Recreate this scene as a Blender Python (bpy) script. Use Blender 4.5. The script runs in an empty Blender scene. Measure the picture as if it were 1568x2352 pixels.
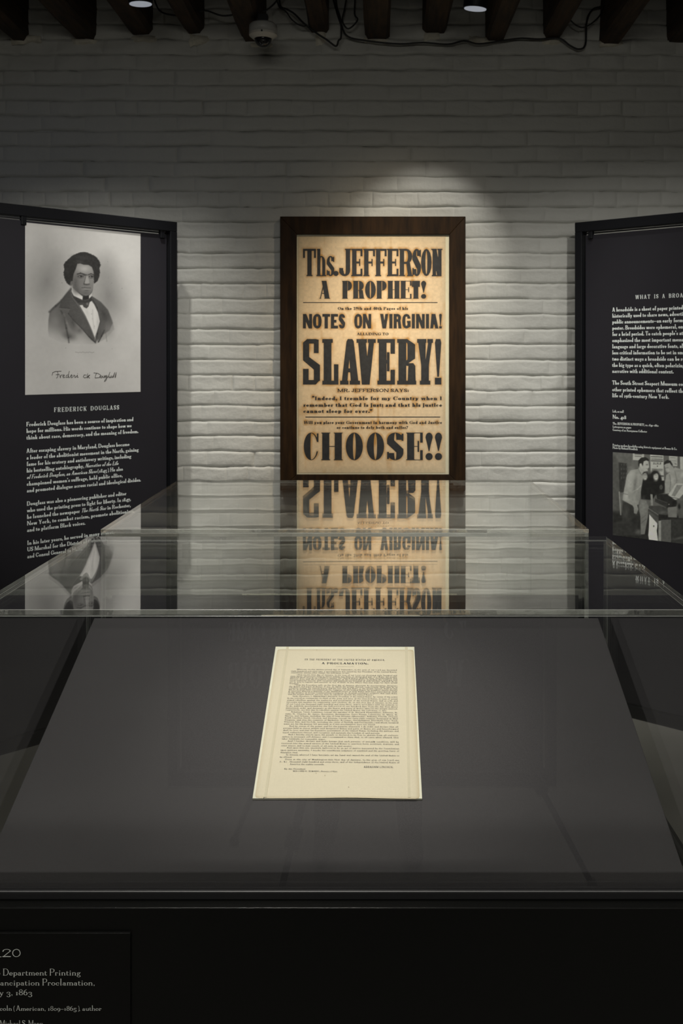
import bpy, bmesh, math, random
import numpy as np
from mathutils import Vector, Matrix

C = bpy.context.scene.collection
SC = bpy.context.scene
PI = math.pi

# ------------------------------------------------------------------ camera
CAMZ = 1.49                       # eye height, metres
F, CX, CY = 2400.0, 868.0, 822.0  # focal length and principal point for a 1568 x 2352 frame
cd = bpy.data.cameras.new('camera'); cam = bpy.data.objects.new('camera', cd); C.objects.link(cam)
cam.location = (0, 0, CAMZ); cam.rotation_euler = (PI / 2, 0, 0)
cd.sensor_fit = 'VERTICAL'; cd.sensor_height = 36; cd.sensor_width = 24
cd.lens = 36 * F / 2352
cd.shift_x = (784 - CX) / 2352; cd.shift_y = -(1176 - CY) / 2352
cd.clip_start = 0.02; cd.clip_end = 60
cd.dof.use_dof = True; cd.dof.focus_distance = 1.75; cd.dof.aperture_fstop = 18
SC.camera = cam

# ------------------------------------------------------------------ world, exposure
w = bpy.data.worlds.new('world'); SC.world = w; w.use_nodes = True
w.node_tree.nodes['Background'].inputs[0].default_value = (0.55, 0.6, 0.7, 1)
w.node_tree.nodes['Background'].inputs[1].default_value = 0.0
SC.view_settings.view_transform = 'Standard'; SC.view_settings.look = 'None'
SC.view_settings.gamma = 1; SC.view_settings.use_curve_mapping = False
SC.view_settings.exposure = 0.0
SC.cycles.max_bounces = 14; SC.cycles.diffuse_bounces = 4; SC.cycles.glossy_bounces = 8
SC.cycles.transmission_bounces = 8; SC.cycles.transparent_max_bounces = 40
SC.cycles.use_denoising = True; SC.cycles.caustics_reflective = False; SC.cycles.caustics_refractive = False

# ------------------------------------------------------------------ lamps of the room, plus added fill
def spot(loc, target, watts, size, blend, col, rad=0.02):
    l = bpy.data.lights.new('spot_lamp', 'SPOT'); l.energy = watts; l.spot_size = math.radians(size)
    l.spot_blend = blend; l.color = col; l.shadow_soft_size = rad
    o = bpy.data.objects.new('spot_lamp', l); C.objects.link(o); o.location = loc
    o.rotation_euler = (Vector(target) - Vector(loc)).to_track_quat('-Z', 'Y').to_euler()
    return o
def reflector(loc, target, watts, k, col, rad=0.02):
    """a soft-edged reflector lamp: brightness falls off as exp(-k(1-cos)) away from its axis"""
    o = spot(loc, target, watts, 150, 0.3, col, rad); l = o.data; l.use_nodes = True; nt = l.node_tree; N = nt.nodes; L = nt.links; em = N['Emission']
    g = N.new('ShaderNodeNewGeometry'); vt = N.new('ShaderNodeVectorTransform'); vt.vector_type = 'NORMAL'; vt.convert_from = 'WORLD'; vt.convert_to = 'OBJECT'
    L.new(g.outputs['Incoming'], vt.inputs[0]); sx = N.new('ShaderNodeSeparateXYZ'); L.new(vt.outputs[0], sx.inputs[0])
    def m_(op, a, b=None):
        q = N.new('ShaderNodeMath'); q.operation = op
        for i, v in enumerate((a, b)):
            if v is None: continue
            if isinstance(v, (int, float)): q.inputs[i].default_value = v
            else: L.new(v, q.inputs[i])
        return q.outputs[0]
    L.new(m_('EXPONENT', m_('MULTIPLY', m_('SUBTRACT', m_('ABSOLUTE', sx.outputs[2]), 1.0), k)), em.inputs['Strength'])
    return o
WARM, NEUT, COOL = (1, 0.93, 0.8), (1, 0.97, 0.9), (0.8, 0.88, 1)
L_A = (-0.93, 3.96, CAMZ + 1.40)          # over the left panel
L_B = (0.44, 3.56, CAMZ + 1.41)           # in front of the framed broadside, to its right
L_C = (1.00, 3.96, CAMZ + 1.40)           # over the right panel
reflector(L_A, (-0.72, 4.64, CAMZ - 1.25), 118, 30, NEUT)
spot(L_B, (0.17, 4.67, CAMZ + 0.34), 34, 36, 0.6, NEUT)
reflector(L_B, (-0.03, 4.63, CAMZ + 0.10), 175, 48, (1, .82, .58))
reflector((0.62, 3.72, CAMZ + 1.40), (0.52, 4.66, CAMZ - 1.05), 115, 22, NEUT)  # added fill, no fixture: brightens the wall right of the frame
reflector(L_C, (0.80, 4.66, CAMZ - 1.35), 45, 40, NEUT)
# lamps over the cases and panels, plus added fill, all out of the frame
spot((0.0, 1.25, 2.88), (-0.05, 1.60, 0.95), 85, 22, 1.0, (1, .95, .86), 0.05)
spot((-0.35, 0.9, 2.88), (-0.05, 1.6, 0.95), 72, 66, 0.9, NEUT, 0.12)
spot((-0.25, 2.3, 2.88), (-0.1, 2.4, 0.9), 30, 60, 0.9, NEUT, 0.05)
spot((-0.35, 1.6, 2.88), (-1.2, 4.2, 1.45), 170, 36, 0.9, NEUT, 0.04)
spot((0.9, 1.2, 2.88), (1.25, 4.2, 1.2), 170, 44, 0.9, NEUT, 0.04)
spot((-2.6, 2.4, 2.85), (-1.5, 4.2, 2.0), 3, 50, 0.9, (0.25, 0.45, 1), 0.04)
def area(loc, target, watts, sx, sy, col):
    l = bpy.data.lights.new('ambient_fill', 'AREA'); l.shape = 'RECTANGLE'; l.size = sx; l.size_y = sy; l.energy = watts; l.color = col
    o = bpy.data.objects.new('ambient_fill', l); C.objects.link(o); o.location = loc
    o.rotation_euler = (Vector(target) - Vector(loc)).to_track_quat('-Z', 'Y').to_euler()
    return o
area((0, -2.6, 2.62), (0, 4.67, 2.5), 20, 2.6, 0.4, (1, .97, .88))  # unseen area light added as ambient fill for the upper wall
area((0, -0.25, 2.9), (0, -0.2, 0), 30, 3.0, 1.2, NEUT)  # added overhead fill for the floor, deck and rim edges

# ------------------------------------------------------------------ helpers
def lin(v): v = v / 255.0; return v / 12.92 if v <= .04045 else ((v + .055) / 1.055) ** 2.4
def S(r, g, b): return (lin(r), lin(g), lin(b), 1)

def mat(name, col, rough=0.6, metal=0.0, spec=0.5, noise=None, bump=None, attr=None, emit=None, coat=0):
    """noise=(scale, amount, stretch) colour mottling; bump=(scale, strength, distance)"""
    m = bpy.data.materials.new(name); m.use_nodes = True
    nt = m.node_tree; N = nt.nodes; L = nt.links; b = N['Principled BSDF']
    b.inputs['Base Color'].default_value = col; b.inputs['Roughness'].default_value = rough
    b.inputs['Metallic'].default_value = metal; b.inputs['Specular IOR Level'].default_value = spec
    b.inputs['Coat Weight'].default_value = coat
    src = None
    if attr:
        a = N.new('ShaderNodeAttribute'); a.attribute_name = attr; src = a.outputs['Color']
    tc = N.new('ShaderNodeTexCoord')
    if noise:
        mp = N.new('ShaderNodeMapping'); mp.inputs['Scale'].default_value = noise[2]
        L.new(tc.outputs['Object'], mp.inputs['Vector'])
        n = N.new('ShaderNodeTexNoise'); n.inputs['Scale'].default_value = noise[0]; n.inputs['Detail'].default_value = 6
        L.new(mp.outputs[0], n.inputs['Vector'])
        mr = N.new('ShaderNodeMapRange'); mr.inputs['From Min'].default_value = .3; mr.inputs['From Max'].default_value = .7
        mr.inputs['To Min'].default_value = 1 - noise[1]; mr.inputs['To Max'].default_value = 1 + noise[1]
        L.new(n.outputs['Fac'], mr.inputs['Value'])
        mx = N.new('ShaderNodeVectorMath'); mx.operation = 'SCALE'
        if src is not None: L.new(src, mx.inputs[0])
        else: mx.inputs[0].default_value = col[:3]
        L.new(mr.outputs[0], mx.inputs['Scale']); src = mx.outputs[0]
    if src is not None: L.new(src, b.inputs['Base Color'])
    if bump:
        last = None
        for bb in (bump if isinstance(bump, list) else [bump]):
            n2 = N.new('ShaderNodeTexNoise'); n2.inputs['Scale'].default_value = bb[0]; n2.inputs['Detail'].default_value = 8
            if len(bb) > 3:
                mp = N.new('ShaderNodeMapping'); mp.inputs['Scale'].default_value = bb[3]
                L.new(tc.outputs['Object'], mp.inputs['Vector']); L.new(mp.outputs[0], n2.inputs['Vector'])
            else: L.new(tc.outputs['Object'], n2.inputs['Vector'])
            bp = N.new('ShaderNodeBump'); bp.inputs['Strength'].default_value = bb[1]; bp.inputs['Distance'].default_value = bb[2]
            L.new(n2.outputs['Fac'], bp.inputs['Height'])
            if last: L.new(last.outputs[0], bp.inputs['Normal'])
            last = bp
        L.new(last.outputs[0], b.inputs['Normal'])
    if emit: b.inputs['Emission Color'].default_value = emit[0]; b.inputs['Emission Strength'].default_value = emit[1]
    return m

def acrylic(name, tint=(0.985, 0.992, 0.985, 1), ior=1.49, wav=None):
    m = bpy.data.materials.new(name); m.use_nodes = True; nt = m.node_tree; N = nt.nodes; L = nt.links
    N.remove(N['Principled BSDF']); out = N['Material Output']
    g = N.new('ShaderNodeNewGeometry')
    mi = N.new('ShaderNodeMapRange'); mi.inputs['To Min'].default_value = ior; mi.inputs['To Max'].default_value = 1 / ior
    L.new(g.outputs['Backfacing'], mi.inputs['Value'])
    fr = N.new('ShaderNodeFresnel'); L.new(mi.outputs[0], fr.inputs['IOR'])
    t = N.new('ShaderNodeBsdfTransparent'); t.inputs[0].default_value = tint
    gl = N.new('ShaderNodeBsdfGlossy'); gl.inputs['Roughness'].default_value = 0.0; gl.inputs[0].default_value = (1, 1, 1, 1)
    mx = N.new('ShaderNodeMixShader'); L.new(fr.outputs[0], mx.inputs[0]); L.new(t.outputs[0], mx.inputs[1]); L.new(gl.outputs[0], mx.inputs[2])
    if wav:
        tc = N.new('ShaderNodeTexCoord'); n = N.new('ShaderNodeTexNoise'); n.inputs['Scale'].default_value = wav[0]; n.inputs['Detail'].default_value = 1
        L.new(tc.outputs['Object'], n.inputs['Vector'])
        b = N.new('ShaderNodeBump'); b.inputs['Strength'].default_value = 1; b.inputs['Distance'].default_value = wav[1]
        L.new(n.outputs[0], b.inputs['Height']); L.new(b.outputs[0], gl.inputs['Normal'])
    L.new(mx.outputs[0], out.inputs[0]); return m

def glassy(name):
    m = bpy.data.materials.new(name); m.use_nodes = True; nt = m.node_tree; N = nt.nodes; L = nt.links
    N.remove(N['Principled BSDF']); out = N['Material Output']
    g = N.new('ShaderNodeBsdfGlass'); g.inputs['IOR'].default_value = 1.49; g.inputs['Roughness'].default_value = 0.02
    g.inputs[0].default_value = (.93, .96, .93, 1)
    tc = N.new('ShaderNodeTexCoord'); n = N.new('ShaderNodeTexNoise'); n.inputs['Scale'].default_value = 45
    L.new(tc.outputs['Object'], n.inputs['Vector'])
    b = N.new('ShaderNodeBump'); b.inputs['Strength'].default_value = .5; b.inputs['Distance'].default_value = .0015
    L.new(n.outputs[0], b.inputs['Height']); L.new(b.outputs[0], g.inputs['Normal'])
    t = N.new('ShaderNodeBsdfTransparent'); mx = N.new('ShaderNodeMixShader'); mx.inputs[0].default_value = .6
    L.new(g.outputs[0], mx.inputs[1]); L.new(t.outputs[0], mx.inputs[2])
    d = N.new('ShaderNodeBsdfDiffuse'); d.inputs[0].default_value = (.8, .82, .76, 1); m2 = N.new('ShaderNodeMixShader'); m2.inputs[0].default_value = .02
    L.new(mx.outputs[0], m2.inputs[1]); L.new(d.outputs[0], m2.inputs[2])
    L.new(m2.outputs[0], out.inputs[0]); return m

M = {}
M['paint'] = mat('white_painted_brick', (.53, .53, .495, 1), .6, noise=(3, .05, (1, 1, 1)), bump=[(16, .5, .009), (60, .3, .003), (220, .2, .001)])
M['wood_dark'] = mat('old_joist_wood', (.042, .024, .011, 1), .8, noise=(9, .6, (6, .6, 6)), bump=(60, .5, .004))
M['mortar'] = mat('pale_mortar', (.60, .57, .48, 1), .9, noise=(20, .25, (1, 1, 1)), bump=(70, .7, .006))
M['floor'] = mat('grey_concrete_floor', (.30, .29, .265, 1), .45, noise=(3, .12, (1, 1, 1)), bump=(40, .15, .002))
M['side'] = mat('dark_gallery_wall', (.10, .10, .10, 1), .8, noise=(4, .2, (1, 1, 1)))
M['ceil'] = mat('dark_ceiling_boards', (.025, .02, .016, 1), .9, noise=(6, .4, (5, .5, 1)))
M['black_metal'] = mat('black_powder_coat', (.0055, .006, .008, 1), .5, spec=.3, bump=(500, .2, .0005))
M['banner'] = mat('charcoal_banner', (.0125, .0115, .017, 1), .62, noise=(5, .08, (1, 1, 1)))
M['ink_white'] = mat('pale_print', (.88, .94, .92, 1), .6, noise=(900, .1, (1, 1, 1)))
M['ink_black'] = mat('black_ink', (.022, .024, .027, 1), .7, noise=(60, .3, (1, 1, 1)))
M['ink_grey'] = mat('letterpress_ink', (.075, .075, .085, 1), .8, noise=(900, .25, (1, 1, 1)))
M['frame_wood'] = mat('dark_walnut', (.022, .0105, .003, 1), .55, spec=.15, noise=(14, .5, (4, 4, .5)), bump=(90, .15, .001))
M['mat_board'] = mat('cream_board', (.72, .68, .50, 1), .8, noise=(30, .05, (1, 1, 1)))
M['paper_attr'] = mat('printed_paper', (.6, .5, .3, 1), .8, attr='Col', noise=(240, .05, (1, 1, 1)), bump=(25, .2, .002))
M['print_attr'] = mat('printed_picture', (.6, .5, .3, 1), .6, attr='Col', noise=(600, .04, (1, 1, 1)))
M['deck'] = mat('charcoal_deck_cloth', (.066, .062, .066, 1), .9, spec=.25, noise=(700, .12, (1, 1, 1)), bump=(900, .25, .0006))
M['plinth'] = mat('black_satin_plinth', (.004, .0042, .0038, 1), .33, spec=.35, noise=(500, .1, (1, 1, 1)), bump=(300, .12, .0006))
M['rim'] = mat('black_rim', (.02, .02, .021, 1), .28, spec=.6, noise=(300, .1, (1, 1, 1)))
M['doc_board'] = mat('ivory_mount', (.80, .77, .63, 1), .7, noise=(80, .03, (1, 1, 1)))
M['doc_paper'] = mat('aged_cream_sheet', (.62, .56, .40, 1), .8, attr='Col', noise=(500, .035, (1, 1, 1)), bump=(120, .2, .0004))
M['strap'] = mat('clear_polyester_strip', (.675, .605, .455, 1), .6, spec=.1, noise=(300, .03, (1, 1, 1)))
M['acrylic'] = acrylic('clear_acrylic')
M['acrylic_top'] = acrylic('clear_acrylic_top', wav=(2.2, .0004))
M['acrylic_edge'] = glassy('polished_acrylic_edge')
def chamfer(name):
    m = bpy.data.materials.new(name); m.use_nodes = True; nt = m.node_tree; N = nt.nodes; L = nt.links; b = N['Principled BSDF']
    b.inputs['Base Color'].default_value = (.9, .92, .86, 1); b.inputs['Roughness'].default_value = .25  # pale colour imitates bright glints along the clear plate edges
    t = N.new('ShaderNodeBsdfTransparent'); x = N.new('ShaderNodeMixShader'); x.inputs[0].default_value = .33
    L.new(b.outputs[0], x.inputs[2]); L.new(t.outputs[0], x.inputs[1]); L.new(x.outputs[0], N['Material Output'].inputs[0]); return m
M['acrylic_chamfer'] = chamfer('acrylic_chamfer')
M['white_plastic'] = mat('white_plastic', (.42, .42, .40, 1), .4, noise=(300, .04, (1, 1, 1)))
M['dome'] = mat('smoked_dome', (.01, .01, .012, 1), .08, spec=.7, noise=(20, .1, (1, 1, 1)))
M['lens'] = mat('frosted_lamp_lens', (.6, .62, .66, 1), .3, emit=((.82, .88, 1, 1), .28), noise=(40, .05, (1, 1, 1)))
M['cable'] = mat('black_cable', (.008, .008, .008, 1), .5, noise=(50, .1, (1, 1, 1)))
M['trouser'] = mat('dark_trousers', (.012, .012, .016, 1), .9, noise=(90, .2, (1, 1, 1)), bump=(40, .3, .004))
M['jacket'] = mat('black_jacket', (.018, .018, .02, 1), .9, noise=(60, .2, (1, 1, 1)), bump=(30, .3, .004))
M['skin'] = mat('skin', (.40, .24, .17, 1), .55, noise=(40, .06, (1, 1, 1)))
M['hair'] = mat('dark_hair', (.02, .014, .01, 1), .7, noise=(90, .3, (1, 1, 1)), bump=(120, .6, .004))
M['shoe'] = mat('black_shoes', (.008, .008, .008, 1), .4, noise=(50, .1, (1, 1, 1)))

class MB:
    def __init__(s): s.v = []; s.f = []; s.mi = []
    def add(s, vs, fs, mi=0):
        o = len(s.v); s.v += [tuple(p) for p in vs]
        for f in fs: s.f.append([i + o for i in f]); s.mi.append(mi)
    def box(s, x0, x1, y0, y1, z0, z1, mi=0):
        s.add([(x0, y0, z0), (x1, y0, z0), (x1, y1, z0), (x0, y1, z0), (x0, y0, z1), (x1, y0, z1), (x1, y1, z1), (x0, y1, z1)],
              [(0, 3, 2, 1), (4, 5, 6, 7), (0, 1, 5, 4), (1, 2, 6, 5), (2, 3, 7, 6), (3, 0, 4, 7)], mi)
    def lathe(s, prof, c=(0, 0, 0), n=32, axis=None, caps=True):
        """prof: list of (r, h) along the axis"""
        q = Vector((0, 0, 1)).rotation_difference(Vector(axis)) if axis else None
        vs = []
        for r, h in prof:
            for k in range(n):
                a = 2 * PI * k / n; p = Vector((r * math.cos(a), r * math.sin(a), h))
                if q: p = q @ p
                vs.append((p.x + c[0], p.y + c[1], p.z + c[2]))
        fs = []
        for i in range(len(prof) - 1):
            for k in range(n):
                fs.append((i * n + k, i * n + (k + 1) % n, (i + 1) * n + (k + 1) % n, (i + 1) * n + k))
        if caps: fs.append(tuple(range(n - 1, -1, -1))); fs.append(tuple((len(prof) - 1) * n + k for k in range(n)))
        s.add(vs, fs)
    def tube(s, pts, r, n=8, taper=None):
        pts = [Vector(p) for p in pts]; vs = []; fs = []
        up = None
        for i, p in enumerate(pts):
            t = (pts[min(i + 1, len(pts) - 1)] - pts[max(i - 1, 0)]).normalized()
            if up is None:
                up = t.cross(Vector((0.31, 0.2, 0.93))).normalized()
            up = (up - t * up.dot(t)).normalized(); sd = t.cross(up)
            rr = r if taper is None else r * (1 + (taper - 1) * i / (len(pts) - 1))
            for k in range(n):
                a = 2 * PI * k / n; q = p + (up * math.cos(a) + sd * math.sin(a)) * rr; vs.append(q[:])
        for i in range(len(pts) - 1):
            for k in range(n): fs.append((i * n + k, i * n + (k + 1) % n, (i + 1) * n + (k + 1) % n, (i + 1) * n + k))
        fs.append(tuple(range(n - 1, -1, -1))); fs.append(tuple((len(pts) - 1) * n + k for k in range(n)))
        s.add(vs, fs)
    def mesh(s, name, mats):
        me = bpy.data.meshes.new(name); me.from_pydata(s.v, [], s.f)
        for m in (mats if isinstance(mats, list) else [mats]): me.materials.append(m)
        if any(s.mi): me.polygons.foreach_set('material_index', s.mi)
        me.update(); return me
    def build(s, name, mats, parent=None, smooth=False, bevel=0, seg=2):
        me = s.mesh(name, mats)
        if smooth: me.polygons.foreach_set('use_smooth', [True] * len(me.polygons))
        o = bpy.data.objects.new(name, me); C.objects.link(o)
        if parent:
            o.parent = parent; o.matrix_parent_inverse = pinv(parent)
        if bevel:
            b = o.modifiers.new('bevel', 'BEVEL'); b.width = bevel; b.segments = seg; b.limit_method = 'ANGLE'
        return o
def pinv(p):
    m = Matrix.Identity(4); chain = []
    while p: chain.append(p); p = p.parent
    for q in reversed(chain): m = m @ (q.matrix_parent_inverse @ q.matrix_basis if q.parent else q.matrix_basis)
    return m.inverted()
def tag(o, label=None, cat=None, group=None, kind=None):
    if label: o['label'] = label
    if cat: o['category'] = cat
    if group: o['group'] = group
    if kind: o['kind'] = kind
    return o
def thing(name, loc, label, cat, group=None):
    o = bpy.data.objects.new(name, None); C.objects.link(o); o.location = loc; o.empty_display_size = .1
    return tag(o, label, cat, group)

class Plane:
    """a flat face standing in the place: origin, right, up; n faces the viewer"""
    def __init__(s, o, u, v):
        s.o = Vector(o); s.u = Vector(u).normalized(); s.v = Vector(v).normalized(); s.n = s.u.cross(s.v).normalized()
    def at(s, a, b, d=0): return (s.o + s.u * a + s.v * b + s.n * d)
    def ray(s, px, py):          # where the line of sight through a point of the photograph meets the face
        d = Vector(((px - CX) / F, 1, -(py - CY) / F)); c = Vector((0, 0, CAMZ))
        t = (s.o - c).dot(s.n) / d.dot(s.n); p = c + d * t - s.o
        return p.dot(s.u), p.dot(s.v)
def project(P):                  # numpy (n,3) -> photograph coordinates
    return CX + F * P[:, 0] / P[:, 1], CY - F * (P[:, 2] - CAMZ) / P[:, 1]

# ------------------------------------------------------------------ type: parametric serif / slab / gothic letters
class St:
    def __init__(s, s_=.13, t=.045, l=.05, u=.035, b=.05, w=.62, xh=.46, ls=.07, n=4, osf=False, sh=0, k=1.0, mh=.13, bk=.16, desc=.26, serif=True, oct=False, sp=.26, dr=.42, ma=.78):
        s.dr = dr; s.ma = ma
        s.s = s_; s.t = t; s.l = l; s.u = u; s.b = b; s.w = w; s.xh = xh; s.ls = ls; s.n = n; s.osf = osf; s.sh = sh; s.k = k
        s.mh = mh; s.bk = bk; s.d = desc; s.serif = serif; s.oct = oct; s.sp = sp
BODY = St(.185, .095, .04, .055, .07, .68, .51, .045, 3, True)
BODYI = St(.165, .08, .03, .03, .05, .58, .47, .05, 3, True, sh=.28)
TITLE = St(.16, .065, .06, .05, .07, .70, .47, .26, 4, sp=.75)
LIGHT = St(.10, .045, .05, .028, .045, .66, .45, .07, 5, True)
DOC = St(.17, .075, .012, .03, .04, .78, .60, .13, 2, False, sp=.46, desc=.22)
DOCB = St(.24, .08, .06, .06, .08, .95, .56, .22, 3, sp=.55)
FAT = St(.27, .07, .05, .055, .12, .86, .62, .07, 3, sp=.38, desc=.18)
EGYP = St(.24, .13, .06, .12, .14, 1.05, .6, .09, 3, sp=.4)

CW = dict(A=1.06, B=.95, C=.98, D=1.08, E=.88, F=.84, G=1.08, H=1.12, I=.52, J=.62, K=1.08, L=.84, M=1.34, N=1.12, O=1.08, P=.9, Q=1.08, R=1.02,
          S=.78, T=.95, U=1.08, V=1.04, W=1.5, X=1.04, Y=1.0, Z=.9)
LW = dict(a=.70, b=.78, c=.66, d=.78, e=.68, f=.5, g=.74, h=.84, i=.42, j=.40, k=.80, l=.42, m=1.26, n=.84, o=.76, p=.78, q=.78, r=.60, s=.56, t=.50,
          u=.84, v=.76, w=1.1, x=.76, y=.76, z=.66)
PW = {'.': .3, ',': .3, '!': .36, ';': .3, ':': .3, '\u2019': .28, '\u201c': .48, '\u201d': .48, '-': .42, '\u2013': .7, '\u2014': 1.0, '(': .4, ')': .4, '[': .4, ']': .4,
      '&': 1.1, '?': .62}

def width(ch, st):
    if ch == ' ': return st.sp
    if ch in CW: return CW[ch] * st.w
    if ch in LW: return LW[ch] * st.w * .95
    if ch in PW: return PW[ch] * st.w
    if ch.isdigit(): return (.5 if ch == '1' else .72) * st.w
    return .5 * st.w

def glyph(ch, W, st):
    """polygons of one character: cap height 1, width W"""
    P = []; s, t, l, u, b = st.s, st.t, st.l, st.u, st.b
    if not st.serif: l = 0
    def R(x0, y0, x1, y1): P.append([(x0, y0), (x1, y0), (x1, y1), (x0, y1)])
    def poly(*p): P.append(list(p))
    def ft(x0, x1, y, up=False, ll=None):      # serif on a stem end
        if not st.serif: return
        e = l if ll is None else ll
        if up: R(x0 - e, y - u, x1 + e, y)
        else: R(x0 - e, y, x1 + e, y + u)
    def stem(x, y0, y1, bot=1, top=1, ww=None):
        ww = s if ww is None else ww
        R(x, y0, x + ww, y1)
        if bot: ft(x, x + ww, y0)
        if top: ft(x, x + ww, y1, True)
    def diag(x0, y0, x1, y1, ww): poly((x0, y0), (x0 + ww, y0), (x1 + ww, y1), (x1, y1))
    def ring(x0, y0, x1, y1, corners='TR TL BL BR', start=None, end=None, ry=None, rx=None, ss=None, tt=None, sr=None):
        ss = s if ss is None else ss; tt = t if tt is None else tt
        ss = min(ss, (x1 - x0) * .46); tt = min(tt, (y1 - y0) * .4)
        rx = (x1 - x0) / 2 * st.k if rx is None else rx; ry = (y1 - y0) / 2 * st.k if ry is None else ry
        n = 1 if st.oct else st.n
        cc = {'TR': (x1 - rx, y1 - ry, 0), 'TL': (x0 + rx, y1 - ry, 90), 'BL': (x0 + rx, y0 + ry, 180), 'BR': (x1 - rx, y0 + ry, 270)}
        out = []; inn = []
        def pair(px, py, qx, qy): out.append((px, py)); inn.append((qx, qy))
        cs = corners.split()
        def cut(c, e):            # where a terminal at height e crosses the curve of corner c; None if on the straight side
            ox, oy, a0 = cc[c]; sg = 1 if c[1] == 'R' else -1; se = sr if (sr is not None and sg > 0) else ss; xs_ = x1 if sg > 0 else x0; y = e[1]
            if abs(e[0] - xs_) > .35 * (x1 - x0) or (y - oy) * (1 if c[0] == 'T' else -1) <= 0: return None
            f = min(1, abs(y - oy) / ry); iy_ = max(ry - tt, 1e-6); g_ = min(1, abs(y - oy) / iy_); irx = max(rx - se, 0)
            xi = ox + sg * irx * math.sqrt(1 - g_ * g_)
            if rx < se: xi = (x1 - se) if sg > 0 else (x0 + ss)
            return (ox + sg * rx * math.sqrt(1 - f * f), y, xi, y)
        sc_ = cut(cs[0], start) if start else None; ec_ = cut(cs[-1], end) if end else None
        if start: pair(*(sc_ or start))
        rev = cs[:2] in (['TR', 'BR'], ['TL', 'TR'], ['BR', 'BL'], ['BL', 'TL'])
        for c in cs:
            ox, oy, a0 = cc[c]
            se = sr if (sr is not None and c[1] == 'R') else ss
            ix, iy = (max(rx - se, 0.0), max(ry - tt, 0.0))
            ks = range(n + 1) if not rev else range(n, -1, -1)
            for k in ks:
                a = math.radians(a0 + 90 * k / n); ca, sa = math.cos(a), math.sin(a)
                yy = oy + ry * sa; up_ = 1 if c[0] == 'T' else -1
                if sc_ and c == cs[0] and (yy - sc_[1]) * up_ < 0: continue
                if ec_ and c == cs[-1] and (yy - ec_[1]) * up_ < 0: continue
                jx = ox + ix * ca; jy = oy + iy * sa
                if rx < se: jx = (x1 - se) if c[1] == 'R' else (x0 + ss)
                if ry < tt: jy = (y1 - tt) if c[0] == 'T' else (y0 + tt)
                pair(ox + rx * ca, oy + ry * sa, jx, jy)
        if end: pair(*(ec_ or end))
        m = len(out); closed = start is None and end is None and len(cs) == 4
        for i in range(m if closed else m - 1):
            j = (i + 1) % m; poly(out[i], out[j], inn[j], inn[i])
    def Sx(x0, x1, y0, y1, ss=None):
        if st.oct:
            k_ = (x1 - x0) / .375
            for q in ([(0, .605), (0, .533), (.238, .33), (.375, .33), (.375, .427), (.1375, .605)], [(0, .58), (.1375, .58), (.1375, .92), (.0, .92)], [(0, .90), (.1375, .9), (.34, .9), (.34, .985), (.28, 1), (.09, 1), (0, .92)],
                      [(.238, .69), (.345, .69), (.345, .985), (.238, .985)], [(.238, .08), (.375, .08), (.375, .36), (.238, .36)], [(.375, .1), (.28, 0), (.09, 0), (.0, .0), (0, .1)], [(0, 0), (.125, .03), (.125, .345), (0, .345)]): poly(*[(x0 + a_ * k_, b_) for a_, b_ in q])
            return
        ss = s if ss is None else ss; h = y1 - y0; m1 = y0 + h * .72; m0 = y0 + h * .28; ry = h * .28 if not st.oct else h * .14
        mx = min((x1 - x0) / 2, (x1 - x0) / 2 * (st.k if not st.oct else .75))
        ring(x0, y0 + h * .44, x1, y1, 'TR TL', start=(x1, y1 - h * .26, x1 - ss * .8, y1 - h * .26), end=(x0, m1 - .02 * h, x0 + ss, m1 - .02 * h), ry=ry, rx=mx, ss=ss)
        ring(x0, y0, x1, y0 + h * .56, 'BL BR', start=(x0, y0 + h * .26, x0 + ss * .8, y0 + h * .26), end=(x1, m0 + .02 * h, x1 - ss, m0 + .02 * h), ry=ry, rx=mx, ss=ss)
        poly((x0, m1), (x0 + ss, m1 + 0), (x1, m0 + h * .12), (x1, m0), (x1 - ss, m0), (x0, m1 - h * .12))
        if st.serif: R(x1 - b * .7, y1 - h * .30, x1, y1 - h * .04); R(x0, y0 + h * .04, x0 + b * .7, y0 + h * .30)
    tt = t
    xh = st.xh; d = st.d
    c = ch
    if c == 'A':
        ap = W / 2; th = max(t * 1.5, s * st.dr) if st.serif else s * .95
        if st.oct: poly((l, 0), (l + th, 0), (ap + .02, .97), (ap + .02, 1), (ap - .05, 1), (ap - .08, .95)); poly((W - l - s, 0), (W - l, 0), (ap + .08, .95), (ap + .05, 1), (ap - .02, 1), (ap - .04, .95))
        else: poly((l, 0), (l + th, 0), (ap + th * .3, 1), (ap - th * .9, 1)); poly((W - l - s, 0), (W - l, 0), (ap + s * .35, 1), (ap - s * .65, 1))
        R(W * .26, .27, W * .72, .27 + max(t, .05)); ft(l, l + th, 0); ft(W - l - s, W - l, 0)
    elif c == 'B':
        stem(l, 0, 1); ring(l, .5 - t / 2, W - .04 * W, 1, 'TR BR', start=(l, 1, l, 1 - t), end=(l, .5 - t / 2, l, .5 + t / 2), rx=min(W * .4, .3), ry=.25)
        ring(l, 0, W, .5 + t / 2, 'TR BR', start=(l, .5 + t / 2, l, .5 - t / 2), end=(l, 0, l, t), rx=min(W * .4, .3), ry=.25)
    elif c in 'CG':
        ring(0, 0, W, 1, 'TR TL BL BR', start=(W, .68, W - s * .5, .68), end=(W, .32 if c == 'C' else .4, W - s * (.4 if c == 'C' else 1), .32 if c == 'C' else .4), sr=None if (s < .19 or not st.serif) else max(t * 1.6, .05))
        if st.serif: R(W - b * .6, .66, W, .97)
        if c == 'G': R(W - s, .1, W, .46); ft(W - s, W, .46, True, l); R(W * .55, .46 - u if st.serif else .4, W, .46 if st.serif else .52)
        elif st.serif and st.t < .05: pass
    elif c == 'D':
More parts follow.
